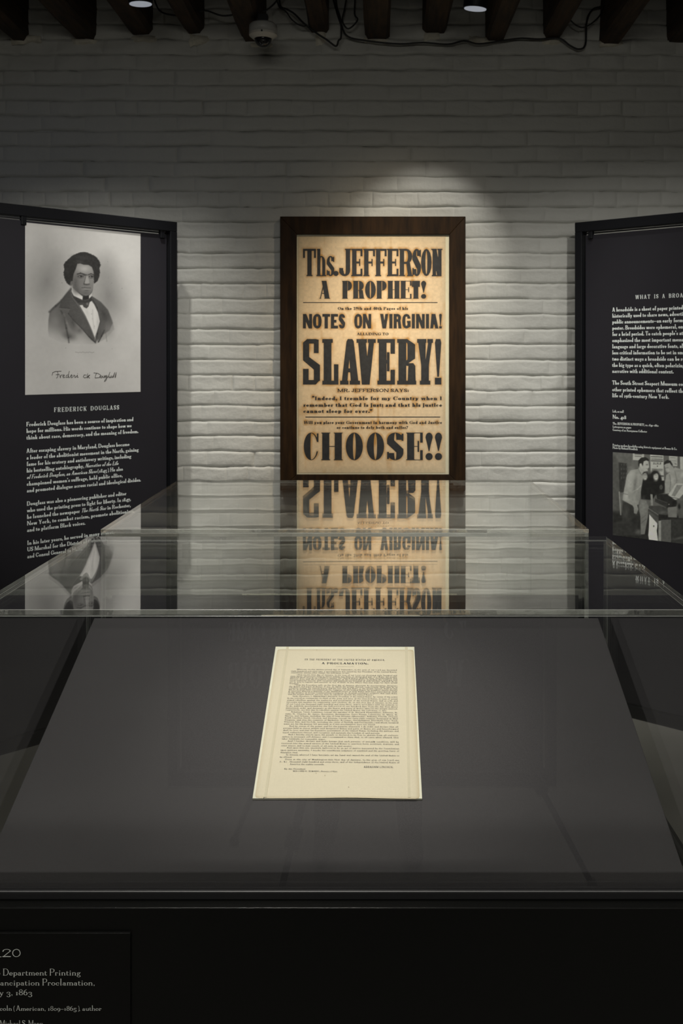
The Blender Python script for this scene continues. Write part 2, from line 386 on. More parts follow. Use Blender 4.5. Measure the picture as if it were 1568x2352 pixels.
        stem(l, 0, 1); ring(l, 0, W, 1, 'TR BR', start=(l, 1, l, 1 - t), end=(l, 0, l, t), rx=min(W * .5 * st.k, W - l), ry=.5 * st.k)
    elif c in 'EF':
        stem(l, 0, 1); R(l, 1 - t, W, 1); R(l, .5 - t / 2, W * st.ma, .5 + t / 2)
        if st.serif: R(W - b, 1 - st.bk - t, W, 1); R(W * st.ma - b * .6, .5 - st.mh, W * st.ma, .5 + st.mh)
        if c == 'E':
            R(l, 0, W, t)
            if st.serif: R(W - b, 0, W, st.bk + t)
    elif c == 'H': stem(l, 0, 1); stem(W - l - s, 0, 1); R(l, .5 - t / 2, W - l, .5 + t / 2)
    elif c == 'I': stem((W - s) / 2, 0, 1)
    elif c == 'J':
        R(W - l - s, .2, W - l, 1); ft(W - l - s, W - l, 1, True)
        ring(0, 0, W - l, .5, 'BL BR', start=(0, .2, s * .7, .2), end=(W - l, .26, W - l - s, .26), ry=.2, rx=(W - l) / 2 * st.k)
        if st.serif: R(0, .12, s * .9, .30)
    elif c == 'K':
        stem(l, 0, 1); diag(l + s, .38, W - l - t * 1.6, 1, t * 1.6); diag(W - l - s * 1.1, 0, W * .36, .6, s * 1.1)
        ft(W - l - s, W - l, 0); ft(W - l - t * 1.6 - .04, W - l, 1, True)
    elif c == 'L':
        stem(l, 0, 1); R(l, 0, W, t)
        if st.serif: R(W - b, 0, W, st.bk * 1.5 + t)
    elif c == 'M':
        th = max(t * 1.4, s * st.dr) if st.serif else s
        stem(l, 0, 1, 1, 1, th); stem(W - l - s, 0, 1); diag(W * .5 - s * .4, 0, l, 1, s); diag(W * .5 - th * .4, 0, W - l - s * .9, 1, th)
    elif c == 'N':
        th = max(t * 1.4, s * st.dr) if st.serif else s * .9
        stem(l, 0, 1, 1, 0, th); stem(W - l - th, 0, 1, 0, 1, th); diag(W - l - s, 0, l * .3, 1, s); ft(l * .3, l + th, 1, True)
    elif c in 'OQ':
        ring(0, 0, W, 1)
        if c == 'Q': diag(W * .7, -.2, W * .45, .15, s)
    elif c in 'PR':
        stem(l, 0, 1); y = .45; ring(l, y, W - (.06 * W if c == 'R' else 0), 1, 'TR BR', start=(l, 1, l, 1 - t), end=(l, y, l, y + t), rx=min(W * .42, .27), ry=(1 - y) / 2 if not st.oct else .12)
        if c == 'R':
            poly((W - l - s, 0), (W - l, 0), (W * .5 + s * .85, y + t), (W * .5, y + t)) if not st.oct else (poly((W - l - s * .95, 0), (W, 0), (W - .03 * W, .05), (W - .05 * W, .41), (W - .05 * W - s * .9, .41)), poly((W - .05 * W - s, .41), (W - .05 * W, .41), (W - .16 * W, .47), (W * .45, .47), (W * .45, .42)))
            ft(W - l - s, W - l, 0)
    elif c == 'S': Sx(0, W, 0, 1)
    elif c == 'T':
        stem((W - s) / 2, 0, 1, 1, 0); R(0, 1 - t, W, 1)
        if st.serif: R(0, 1 - st.bk * 1.3 - t, b, 1); R(W - b, 1 - st.bk * 1.3 - t, W, 1)
    elif c == 'U':
        th = max(t * 1.4, s * st.dr) if st.serif else s
        R(l, .3, l + s, 1); ft(l, l + s, 1, True); R(W - l - th, .3, W - l, 1); ft(W - l - th, W - l, 1, True)
        ring(l, 0, W - l, .7, 'BL BR', start=(l, .4, l + s, .4), end=(W - l, .4, W - l - th, .4))
    elif c in 'VYW':
        th = max(t * 1.4, s * st.dr) if st.serif else s * .92
        if c == 'V':
            diag(W * .5 - s * .55, 0, l, 1, s); diag(W * .5 - th * .35, 0, W - l - th, 1, th)
        elif c == 'W':
            q = (W - l) / 2
            diag(q * .55 - s * .4, 0, l, 1, s); diag(q * .55 - th * .2, 0, q, 1, th); diag(q * 1.5 - s * .4, 0, q - s * .2, 1, s); diag(q * 1.5 - th * .2, 0, W - l - th, 1, th)
            ft(q - s * .2, q + th, 1, True, 0)
        else:
            R(W / 2 - s / 2, 0, W / 2 + s / 2, .46); ft(W / 2 - s / 2, W / 2 + s / 2, 0)
            if st.oct:
                poly((.02, .95), (.19, .95), (W / 2 + .012, .55), (W / 2 + .012, .42), (W / 2 - s / 2, .42)); poly((W - .105, .95), (W - .02, .95), (W / 2 + s / 2, .42), (W / 2 + .01, .42), (W / 2 + .012, .55)); R(0, 1 - u, .205, 1); R(W - .125, 1 - u, W, 1)
                return P
            diag(W / 2 - s / 2, .40, l, 1, s); diag(W / 2 + s / 2 - th, .40, W - l - th, 1, th)
        ft(l, l + s, 1, True); ft(W - l - th, W - l, 1, True)
    elif c == 'X':
        diag(W - l - s, 0, l, 1, s); diag(l, 0, W - l - t * 1.6, 1, t * 1.6)
        for q in ((l, l + t, 0, 0), (W - l - s, W - l, 0, 0), (l, l + s, 1, 1), (W - l - t, W - l, 1, 1)): ft(q[0], q[1], q[2], bool(q[3]))
    elif c == 'Z': R(0, 0, W, t); R(0, 1 - t, W, 1); diag(0, 0, W - s, 1, s)
    # ------------ lower case
    elif c == 'a':
        W -= .02; bw = W - l
        ring(0, 0, bw, xh * .60, ry=xh * .28, rx=bw * .45)
        ring(.03, xh * .3, bw, xh, 'TR TL', start=(bw, xh * .6, bw - s, xh * .6), end=(.03, xh * .76, .03 + s * .9, xh * .76), ry=xh * .26, rx=bw * .44)
        R(bw - s, 0, bw, xh * .72); ft(bw - s * .3, bw, 0, False, l * .8)
    elif c in 'bdpq':
        left = c in 'bp'; x = l if left else W - l - s
        if c == 'b': R(x, 0, x + s, 1); poly((x - l, 1 - u), (x + s, 1 - u * .5), (x + s, 1), (x, 1))
        if c == 'd': R(x, 0, x + s, 1); poly((x - l, 1 - u), (x + s, 1 - u * .5), (x + s, 1), (x, 1)); ft(x + s * .4, x + s, 0, False, l * .8)
        if c in 'pq': stem(x, -d, xh, 1, 0); poly((x - l, xh - u), (x + s, xh - u * .5), (x + s, xh), (x, xh))
        if left: ring(x, 0, W, xh)
        else: ring(0, 0, x + s, xh)
    elif c in 'ceo':
        if c == 'o': ring(0, 0, W, xh)
        else:
            e = (W, xh * .26, W - s * .5, xh * .3)
            if c == 'c': ring(0, 0, W, xh, start=(W, xh * .7, W - s, xh * .66), end=e, sr=s if s < .2 else t * 1.5); R(W - s, xh * .62, W - s * .1, xh * .84)
            else: ring(0, 0, W, xh, start=(W, xh * .5, W - s, xh * .5), end=e); R(s * .6, xh * .5 - t * .3, W - .005, xh * .5 + t * .7)
    elif c == 'f':
        x = l + W * .12; stem(x, 0, .86, 1, 0); R(x - W * .2, xh - u, x + s + W * .3, xh)
        ring(x, .6, W + l + .04, 1, 'TR TL', start=(W + l + .04, .86, W + l + .04 - s * .8, .86), end=(x, .8, x + s, .8), ry=.14, rx=(W + l + .04 - x) * .48)
    elif c == 'g':
        if st.k > .9:
            ring(.02, xh * .34, W - .08, xh); ring(0, -d, W, xh * .16, tt=t * 1.1, ry=(d + xh * .16) * .48, rx=W * .45, ss=s * .75)
            poly((.10, xh * .38), (.10 + s * .8, xh * .36), (.13 + s * .6, .0), (.03, .03)); R(W - .13, xh - t * 1.6, W + .01, xh)
    elif c in 'hn':
        x = l; stem(x, 0, xh if c == 'n' else 1, 1, 0); top = xh if c == 'n' else 1; poly((x - l, top - u), (x + s, top - u * .5), (x + s, top), (x, top))
        x2 = W - l - s; stem(x2, 0, xh * .66, 1, 0); ring(x, xh * .2, x2 + s, xh, 'TL TR', start=(x, xh * .5, x + s, xh * .5), end=(x2 + s, xh * .6, x2, xh * .6), ry=xh * .32, rx=(x2 + s - x) * .48)
    elif c == 'm':
        x = l; stem(x, 0, xh, 1, 0); poly((x - l, xh - u), (x + s, xh - u * .5), (x + s, xh), (x, xh)); xm = (W - s) / 2; x2 = W - l - s
        for a0, a1 in ((x, xm), (xm, x2)):
            stem(a1, 0, xh * .66, 1, 0); ring(a0, xh * .2, a1 + s, xh, 'TL TR', start=(a0, xh * .5, a0 + s, xh * .5), end=(a1 + s, xh * .6, a1, xh * .6), ry=xh * .32, rx=(a1 + s - a0) * .46)
    elif c in 'il':
        x = (W - s) / 2; top = xh if c == 'i' else 1; stem(x, 0, top, 1, 0); poly((x - l, top - u), (x + s, top - u * .5), (x + s, top), (x, top))
        if c == 'i':
            r = s * .62; cx = x + s / 2; cy = xh + .2; poly(*[(cx + r * math.cos(a * PI / 4), cy + r * math.sin(a * PI / 4)) for a in range(8)])
    elif c == 'j':
        x = (W - s) / 2; R(x, -d * .6, x + s, xh); poly((x - l, xh - u), (x + s, xh - u * .5), (x + s, xh), (x, xh))
        ring(x - .14, -d, x + s, .1, 'BL BR', start=(x - .14, -d * .6, x - .14 + s * .7, -d * .6), end=(x + s, -d * .5, x, -d * .5), ry=.12, rx=.12)
        r = s * .62; cx = x + s / 2; cy = xh + .2; poly(*[(cx + r * math.cos(a * PI / 4), cy + r * math.sin(a * PI / 4)) for a in range(8)])
    elif c == 'k':
        stem(l, 0, 1, 1, 0); diag(l + s, xh * .4, W - l - t * 1.6, xh, t * 1.6); diag(W - l - s, 0, W * .42, xh * .66, s); ft(W - l - s, W - l, 0); ft(W - l - t * 2 - .03, W - l, xh, True, .02)
    elif c == 'r':
        stem(l, 0, xh, 1, 0); poly((0, xh - u), (l + s, xh - u * .5), (l + s, xh), (l, xh))
        ring(l, xh * .3, W, xh, 'TL TR', start=(l, xh * .5, l + s, xh * .5), end=(W, xh * .72, W - s * .8, xh * .72), ry=xh * .2, rx=(W - l) * .45)
    elif c == 's': Sx(0, W, 0, xh, s * .95)
    elif c == 't':
        x = l; R(x, xh * .3, x + s, xh * 1.22); poly((x, xh * 1.22), (x + s, xh * 1.22), (x + s, xh * 1.42)); R(0, xh - u, W, xh)
        ring(x, 0, W + .02, xh * .6, 'BL BR', start=(x, xh * .4, x + s, xh * .4), end=(W + .02, xh * .2, W - .03, xh * .2), ry=xh * .25, rx=(W - x) * .45)
    elif c == 'u':
        x = l; x2 = W - l - s; R(x, xh * .3, x + s, xh); poly((x - l, xh - u), (x + s, xh - u * .5), (x + s, xh), (x, xh)); stem(x2, 0, xh, 0, 0); ft(x2 + s * .4, x2 + s, 0)
        poly((x2 - l, xh - u), (x2 + s, xh - u * .5), (x2 + s, xh), (x2, xh))
        ring(x, 0, x2 + s, xh * .8, 'BL BR', start=(x, xh * .4, x + s, xh * .4), end=(x2 + s, xh * .5, x2, xh * .5), ry=xh * .32, rx=(x2 + s - x) * .48)
    elif c in 'vyw':
        th = max(t * 1.3, s * .45)
        if c == 'w':
            q = W / 2; diag(q * .5 - s * .3, 0, l * .6, xh, s); diag(q * .5 - th * .2, 0, q, xh, th); diag(q * 1.5 - s * .4, 0, q - s * .3, xh, s); diag(q * 1.5 - th * .2, 0, W - l - th, xh, th)
        else:
            diag(W / 2 - s * .55, 0, l * .6, xh, s); diag(W / 2 - th * .3, 0, W - l - th, xh, th)
            if c == 'y': diag(W * .18, -d, W / 2 - s * .2, .02, th); R(W * .05, -d, W * .3, -d + s * .8)
        ft(l * .6, l * .6 + s, xh, True, l * .6); ft(W - l - th, W - l, xh, True, l * .8)
    elif c == 'x':
        diag(W - l - s, 0, l, xh, s); diag(l, 0, W - l - t * 1.6, xh, t * 1.6); ft(l, l + t, 0); ft(W - l - s, W - l, 0); ft(l, l + s, xh, True); ft(W - l - t, W - l, xh, True)
    elif c == 'z': R(0, 0, W, t * 1.2); R(0, xh - t * 1.2, W, xh); diag(0, 0, W - s, xh, s)
    # ------------ figures
    elif c.isdigit():
        y0, y1 = 0, 1
        if st.osf:
            if c in '012': y1 = xh
            elif c in '34579': y0, y1 = -d, xh + .04
            else: y1 = .86
        h = y1 - y0; Y = lambda v: y0 + v * h
        if c == '0': ring(0, y0, W, y1, ss=s if not st.osf else t * 1.6, tt=t * 1.2)
        elif c == '1': stem((W - s) / 2, y0, y1, 1, 1 if st.osf else 0); poly(((W - s) / 2 - .1, Y(.78)), ((W - s) / 2, Y(.8)), ((W - s) / 2, y1)) if not st.osf else None
        elif c == '2':
            ring(0, Y(.4), W, y1, 'TR TL', start=(W, Y(.72), W - s, Y(.7)), end=(0, Y(.68), s * .8, Y(.68)), ry=h * .26); diag(0, Y(.02), W - s, Y(.74), s * .9); R(0, y0, W, Y(0) + max(t * 1.5, .07))
        elif c == '3':
            ring(.02, Y(.5), W - .03, y1, 'TL TR', start=(.02, Y(.76), .02 + s * .7, Y(.76)), end=(W - .03, Y(.68), W - .03 - s, Y(.68)), ry=h * .2); poly((W - .03, Y(.7)), (W - .03 - s, Y(.7)), (W * .35, Y(.52)), (W * .35, Y(.58)))
            ring(0, y0, W, Y(.58), 'TR BR BL', start=(W * .35, Y(.58), W * .35, Y(.53)), end=(0, Y(.2), s * .7, Y(.2)), ry=h * .27)
        elif c == '4': R(W * .62, y0, W * .62 + s, y1); ft(W * .62, W * .62 + s, y0); R(0, Y(.27), W + .03, Y(.27) + t * 1.3); diag(0, Y(.28), W * .62, y1 - .02, t * 1.7)
        elif c == '5':
            R(W * .14, Y(.5), W * .14 + t * 1.2, y1); R(W * .14, y1 - t * 2.2, W, y1)
            ring(0, y0, W, Y(.6), 'TR BR BL', start=(W * .14, Y(.54), W * .14, Y(.48)), end=(0, Y(.18), s * .7, Y(.18)), ry=h * .28)
        elif c in '69':
            if c == '6': ring(0, y0, W, Y(.6)); poly((0, Y(.3)), (s, Y(.3)), (s * 1.3, Y(.7)), (W * .8, y1 - .02), (W * .7, y1), (s * .4, Y(.72)))
            else: ring(0, Y(.4), W, y1); poly((W, Y(.7)), (W - s, Y(.7)), (W - s * 1.3, Y(.3)), (W * .2, y0 + .02), (W * .3, y0), (W - s * .4, Y(.28)))
        elif c == '7': R(0, y1 - t * 2.2, W, y1); diag(W * .2, y0, W - s, y1, s * .9)
        elif c == '8': ring(.03, Y(.5), W - .03, y1, ss=s * .8); ring(0, y0, W, Y(.55), ss=s * .95)
    # ------------ marks
    elif c in '.,;:':
        r = max(s * .62, .055); cx = W / 2
        def dot(cy): poly(*[(cx + r * math.cos(a * PI / 4 + .39), cy + r * math.sin(a * PI / 4 + .39)) for a in range(8)])
        if st.oct or not st.serif: R(cx - s * .5, 0, cx + s * .5, s * 1.05)
        else: dot(r)
        if c in ',;': poly((cx + r, r), (cx + r * .2, -r * 1.9), (cx - r * .3, -r * 1.9), (cx + r * .1, r * .4))
        if c in ':;': dot(xh * .85)
    elif c == '!':
        cx = W / 2; r = min(s * .62, W / 2)
        if st.oct or not st.serif: poly((cx - r, .92), (cx - r * .7, 1), (cx + r * .7, 1), (cx + r, .92), (cx + s * .12, .17), (cx - s * .12, .17)); R(cx - s * .42, 0, cx + s * .42, .15)
        else:
            pts = [(cx + r * math.cos(a), .82 + .18 * math.sin(a)) for a in [PI * k / 8 for k in range(9)]]
            poly(*(pts + [(cx - r * .55, .6), (cx - s * .06, .33), (cx + s * .06, .33), (cx + r * .55, .6)]))
            rr = min(r * 1.0, .5); poly(*[(cx + rr * math.cos(a * PI / 8), .13 + .13 * math.sin(a * PI / 8)) for a in range(16)])
    elif c == '?':
        ring(0, .5, W, 1, 'TL TR BR', start=(0, .74, s, .74), end=(W * .42, .5, W * .42, .56), ry=.22); R(W * .36, .28, W * .36 + t * 1.6, .56); R(W * .5 - s, 0, W * .5, s)
    elif c in '\u2019\u201c\u201d':
        r = s * .6
        for cx in ([W / 2] if c == '\u2019' else [W * .28, W * .74]):
            poly(*[(cx + r * math.cos(a * PI / 4), .88 + r * math.sin(a * PI / 4)) for a in range(8)]); q = -1 if c != '\u201c' else 1
            poly((cx - q * r * -1, .88), (cx + q * r * .5, .88 + q * r * 2.2), (cx - q * r * .1, .88 + q * r * 1.9), (cx, .88))
    elif c in '-\u2013\u2014': R(0 if c != '-' else .02, xh * .5, W, xh * .5 + max(t * 1.2, .05))
    elif c in '()':
        a = 1 if c == '(' else -1; x = W * .75 if a == 1 else W * .25
        pts = [(x - a * .26 * math.cos(q), .38 + .62 * math.sin(q)) for q in [(-.5 + k / 6) * PI * .7 for k in range(7)]]
        for i in range(6): poly(pts[i], pts[i + 1], (pts[i + 1][0] + t * 1.3, pts[i + 1][1]), (pts[i][0] + t * 1.3, pts[i][1]))
    elif c in '[]': x = W * .4; R(x, -.2, x + t * 1.2, 1); a = 1 if c == '[' else -1; R(min(x, x + a * .12), -.2, max(x, x + a * .12), -.2 + t); R(min(x, x + a * .12), 1 - t, max(x, x + a * .12), 1)
    elif c == '&':
        ring(.02, .5, W * .6, 1, ss=s * .8); ring(0, 0, W * .66, .56, ss=s * .9); diag(W - s, 0, W * .2, .72, s * .9); diag(W * .62, .2, W * .86, .5, t * 1.5)
    if st.sh: P = [[(x + y * st.sh, y) for x, y in p] for p in P]
    return P

def measure(txt, st): return sum(width(c, st) + (0 if c == ' ' else st.ls) for c in txt) - (st.ls if txt and txt[-1] != ' ' else 0)
class Ink:
    """collects letters lying on a plane"""
    def __init__(s, plane, d=0.0003): s.p = plane; s.m = MB(); s.d = d; s.raw = []; s.j = 0; s.st = 1.2e-5
    def put(s, polys, a, b, ca, sa, sx, sy):
        for p in polys:
            q = [(a + ca * x * sx - sa * y * sy, b + sa * x * sx + ca * y * sy) for x, y in p]
            s.raw.append(q); s.j = (s.j + 1) % 24; s.m.add([s.p.at(x, y, s.d + s.j * s.st) for x, y in q], [tuple(range(len(q)))])
    def line(s, txt, a0, b0, wid, cap, st, b1=None, prefix=None, spans=None, justify=False, st2=None, mirror=False):
        """left end (a0,b0), total width wid; letters scaled to fit, or spaced when justify"""
        nat = measure(prefix or txt, st); ang = math.atan2((b1 - b0), wid) if b1 is not None else 0; ca, sa = math.cos(ang), math.sin(ang)
        ln = math.hypot(wid, (b1 - b0) if b1 is not None else 0); sx = ln / nat; extra = 0
        if justify and txt.count(' '):
            sx = cap * justify; extra = (ln - nat * sx) / txt.count(' ')
            if extra < -st.sp * sx * .45: sx = ln / nat; extra = 0
        x = 0
        for i, ch in enumerate(txt):
            cs = st
            if spans and spans[0] <= i < spans[1]: cs = st2
            wd = width(ch, cs)
            if ch == ' ': x += wd * sx + extra; continue
            s.put(glyph(ch, wd, cs), a0 + ca * x, b0 + sa * x, ca, sa, sx, cap); x += (wd + cs.ls) * sx
    def box(s, ch, a0, a1, b0, b1, st):
        h = b1 - b0; s.put(glyph(ch, (a1 - a0) / h, st), a0, b0, 1, 0, h, h)
    def rule(s, a0, a1, b, th): q = [(a0, b - th / 2), (a1, b - th / 2), (a1, b + th / 2), (a0, b + th / 2)]; s.raw.append(q); s.m.add([s.p.at(x, y, s.d) for x, y in q], [(0, 1, 2, 3)])

# ------------------------------------------------------------------ soft flat pictures (colour held per vertex of a fine sheet)
def sheet_grid(plane, a0, a1, b0, b1, na, nb, d, paint, name, material, parent, thick=0.0):
    A = np.linspace(a0, a1, na + 1); B = np.linspace(b0, b1, nb + 1)
    AA, BB = np.meshgrid(A, B); AA = AA.ravel(); BB = BB.ravel()
    o = np.array(plane.o + plane.n * d); P = o + np.outer(AA, np.array(plane.u)) + np.outer(BB, np.array(plane.v))
    idx = np.arange((na + 1) * (nb + 1)).reshape(nb + 1, na + 1)
    Fq = np.stack([idx[:-1, :-1], idx[:-1, 1:], idx[1:, 1:], idx[1:, :-1]], -1).reshape(-1, 4)
    me = bpy.data.meshes.new(name)
    me.vertices.add(len(P)); me.vertices.foreach_set('co', P.astype(np.float32).ravel())
    me.loops.add(Fq.size); me.loops.foreach_set('vertex_index', Fq.ravel().astype(np.int32))
    me.polygons.add(len(Fq)); me.polygons.foreach_set('loop_start', (np.arange(len(Fq)) * 4).astype(np.int32))
    me.update(calc_edges=True)
    col = paint(AA, BB, P)
    at = me.color_attributes.new('Col', 'FLOAT_COLOR', 'POINT')
    rgba = np.ones((len(P), 4), np.float32); rgba[:, :3] = np.clip(col, 0, 1); at.data.foreach_set('color', rgba.ravel())
    me.materials.append(material); me.validate()
    ob = bpy.data.objects.new(name, me); C.objects.link(ob)
    if parent: ob.parent = parent; ob.matrix_parent_inverse = pinv(parent)
    return ob
class Brush:
    def __init__(s, X, Y, base): s.X = X; s.Y = Y; s.c = np.full(X.shape, float(base))
    def mixin(s, a, v): s.c = s.c * (1 - a) + v * a
    def blob(s, cx, cy, rx, ry, v, a=1, soft=.3, rot=0):
        c, n = math.cos(math.radians(rot)), math.sin(math.radians(rot)); dx = s.X - cx; dy = s.Y - cy
        q = np.sqrt(((dx * c + dy * n) / rx) ** 2 + ((-dx * n + dy * c) / ry) ** 2)
        s.mixin(a * np.clip((1 + soft - q) / (2 * soft + 1e-6), 0, 1) ** 1.5, v)
    def poly(s, pts, v, a=1, f=6):
        pts = np.array(pts, float); x0, y0 = pts.min(0) - f; x1, y1 = pts.max(0) + f
        m = np.where((s.X > x0) & (s.X < x1) & (s.Y > y0) & (s.Y < y1))[0]
        if not len(m): return
        X = s.X[m]; Y = s.Y[m]; ins = np.zeros(len(m), bool); dist = np.full(len(m), 1e9)
        for i in range(len(pts)):
            (ax, ay), (bx, by) = pts[i], pts[(i + 1) % len(pts)]
            cr = (ay > Y) != (by > Y)
            with np.errstate(divide='ignore', invalid='ignore'): xi = (bx - ax) * (Y - ay) / (by - ay + 1e-12) + ax
            ins ^= cr & (X < xi)
            ex, ey = bx - ax, by - ay; t = np.clip(((X - ax) * ex + (Y - ay) * ey) / (ex * ex + ey * ey + 1e-9), 0, 1)
            dist = np.minimum(dist, np.hypot(X - ax - t * ex, Y - ay - t * ey))
        sd = np.where(ins, dist, -dist); al = np.clip(.5 + sd / (2 * f), 0, 1) * a
        vv = v(X, Y) if callable(v) else v
        s.c[m] = s.c[m] * (1 - al) + vv * al
    def stroke(s, pts, wdt, v, a=1, f=3):
        for (ax, ay), (bx, by) in zip(pts[:-1], pts[1:]):
            ex, ey = bx - ax, by - ay; t = np.clip(((s.X - ax) * ex + (s.Y - ay) * ey) / (ex * ex + ey * ey + 1e-9), 0, 1)
            d = np.hypot(s.X - ax - t * ex, s.Y - ay - t * ey); s.mixin(a * np.clip(.5 + (wdt / 2 - d) / (2 * f), 0, 1), v)
def noise2(X, Y, sc, seed=0):
    r = np.random.RandomState(seed); g = r.rand(64, 64); x = X / sc; y = Y / sc
    xi = np.floor(x).astype(int); yi = np.floor(y).astype(int); fx = x - xi; fy = y - yi; fx = fx * fx * (3 - 2 * fx); fy = fy * fy * (3 - 2 * fy)
    q = lambda a, b: g[a % 64, b % 64]
    return (q(xi, yi) * (1 - fx) + q(xi + 1, yi) * fx) * (1 - fy) + (q(xi, yi + 1) * (1 - fx) + q(xi + 1, yi + 1) * fx) * fy
def lin_np(v): v = np.clip(v, 0, 255) / 255.0; return np.where(v <= .04045, v / 12.92, ((v + .055) / 1.055) ** 2.4)


# ================================================================== THE SETTING
WY = 4.67; rnd = random.Random(7)
def pbox(mb, P, a0, a1, b0, b1, d0, d1, mi=0):
    vs = [P.at(a, b, d) for d in (d0, d1) for (a, b) in ((a0, b0), (a1, b0), (a1, b1), (a0, b1))]
    mb.add([v[:] for v in vs], [(3, 2, 1, 0), (4, 5, 6, 7), (0, 1, 5, 4), (1, 2, 6, 5), (2, 3, 7, 6), (3, 0, 4, 7)], mi)

wall = MB(); wall.box(-4, 4, WY + .016, WY + .25, 0, 3.25)
wall_back = tag(wall.build('wall_back', M['paint']), 'white painted brick wall behind the framed broadside', kind='structure')

COURSE = 35.1 * WY / F; Z0 = CAMZ - (897 - CY) * WY / F
def fbm(x, z, sc, seed): return noise2(np.asarray(x, float) * 1000.0 + 5000, np.asarray(z, float) * 1000.0 + 0 * np.asarray(x, float), sc, seed) - .5
def row_z(r, x): return Z0 + r * COURSE + .0080 * fbm(x, r * .13, 110, 11) + .0045 * fbm(x, r * .31, 24, 12)
def skin(x, z):  # unevenness of the painted face, metres towards the viewer
    up = np.clip((z - 2.70) / .14, 0, 1); k = 1 + 2.6 * up
    return (.0052 * fbm(x, z, 160, 1) + .0038 * fbm(x, z, 46, 2) + .0030 * fbm(x, z, 17, 3)) * k
def bed(x, r): return .0055 + .0095 * np.clip(.5 + 2.2 * fbm(x, r * .2, 130, 5), 0, 1.4)
bricks = []
for row in range(-22, 40):
    zc = Z0 + (row + .5) * COURSE
    if not .04 < zc < 3.2: continue
    hdr = (row % 6 == 0); x = -3.95 + rnd.uniform(0, .1) + (0 if row % 2 else .1); hl = .0012
    while x < 3.85:
        L = .098 if hdr else (.15 if rnd.random() < .15 else .205); L *= rnd.uniform(.95, 1.05); q = rnd.random()
        hr = .0005 if q < .22 else (.0022 if q < .60 else (.003 if q < .92 else .007))
        bricks.append((row, 0, x, x + L, zc, hl, hr, rnd.uniform(-.0015, .0015))); x += L; hl = hr
BR = np.array(bricks); TS = np.array([0, .035, .12, .31, .5, .69, .88, .965, 1]); TZ = np.array([0, .07, .2, .5, .80, .93, 1])
t_ = TS[None, None, :] + np.zeros((len(BR), len(TZ), 1)); v_ = TZ[None, :, None] + np.zeros((len(BR), 1, len(TS)))
R_ = BR[:, 0][:, None, None] + 0 * t_ + 0 * v_; X0 = BR[:, 2][:, None, None]; X1 = BR[:, 3][:, None, None]; HL = BR[:, 5][:, None, None]; HR = BR[:, 6][:, None, None]
XX = X0 + (X1 - X0) * t_ + np.where((t_ == 0) | (t_ == 1), .004 * fbm(np.where(t_ == 0, X0, X1) + 0 * t_, R_ * .07 + v_ * .05, 20, 9), 0)
ZZ = row_z(R_, XX) * (1 - v_) + row_z(R_ + 1, XX) * v_
B0, B1 = bed(XX, R_), bed(XX, R_ + 1)
G = np.where(v_ == 0, B0, np.where(v_ == 1, B1, np.where(v_ == TZ[1], B0 * .18, np.where(v_ == TZ[-2], -.0010, 0))))
G = np.maximum(G, np.where(t_ == 0, HL, np.where(t_ == 1, HR, np.where(t_ == TS[1], HL * .3, np.where(t_ == TS[-2], HR * .3, -.01)))))
EE = np.minimum(1, np.minimum(np.minimum(t_, 1 - t_) * 6, np.minimum(v_, 1 - v_) * 5))
YY = G - skin(XX, ZZ) - BR[:, 7][:, None, None] * EE
XC = (BR[:, 2] + BR[:, 3]) / 2; ZC = BR[:, 4]
VV = np.stack([XX - XC[:, None, None], YY, ZZ - ZC[:, None, None]], -1).reshape(len(BR), -1, 3)
nT = len(TS); FB = [(j * nT + k, j * nT + k + 1, (j + 1) * nT + k + 1, (j + 1) * nT + k) for j in range(len(TZ) - 1) for k in range(nT - 1)]
def seen_score(b):
    px = CX + F * (b[2] + b[3]) / 2 / WY; py = CY - F * (b[4] - CAMZ) / WY
    if not (-10 < px < 1578 and 60 < py < 1112): return -1
    if 640 < px < 1072 and py > 492: return -1
    if px < 412 and py > 462: return -1
    if px > 1316 and py > 488: return -1
    sc = (b[3] - b[2]) * 10
    if py > 492: sc += 5
    return sc + (1 if py > 200 else 0)
order = sorted(range(len(bricks)), key=lambda i: -seen_score(bricks[i]))
single = set(order[:300]); rest = MB()
for q in range(len(bricks)):
    mb = MB(); mb.add(VV[q].tolist(), FB); xc, zc = float(XC[q]), float(ZC[q])
    if q in single:
        me = mb.mesh('brick', M['paint']); me.polygons.foreach_set('use_smooth', [True] * len(me.polygons))
        o = bpy.data.objects.new('brick', me); C.objects.link(o); o.parent = wall_back; o.location = (xc, WY, zc)
    else: rest.add([(v[0] + xc, v[1] + WY, v[2] + zc) for v in mb.v], mb.f)
o = rest.build('brick_courses', M['paint'], wall_back, smooth=True); o['kind'] = 'stuff'

fl = MB(); fl.box(-4, 4, -3.6, WY, -.1, 0); tag(fl.build('floor', M['floor']), 'smooth grey concrete gallery floor', kind='structure')
sd = MB(); sd.box(-4.2, -4, -3.6, WY, 0, 3.4); tag(sd.build('wall_left', M['side']), 'dark side wall on the left', kind='structure')
sd = MB(); sd.box(4, 4.2, -3.6, WY, 0, 3.4); tag(sd.build('wall_right', M['side']), 'dark side wall on the right', kind='structure')
sd = MB(); sd.box(-4.2, 4.2, -3.8, -3.6, 0, 3.4); tag(sd.build('wall_rear', M['side']), 'dark wall behind the viewer', kind='structure')
cl = MB(); cl.box(-4, 4, -3.6, WY + .1, 3.22, 3.3); ceiling = tag(cl.build('ceiling', M['ceil']), 'dark board ceiling over old wooden joists', kind='structure')
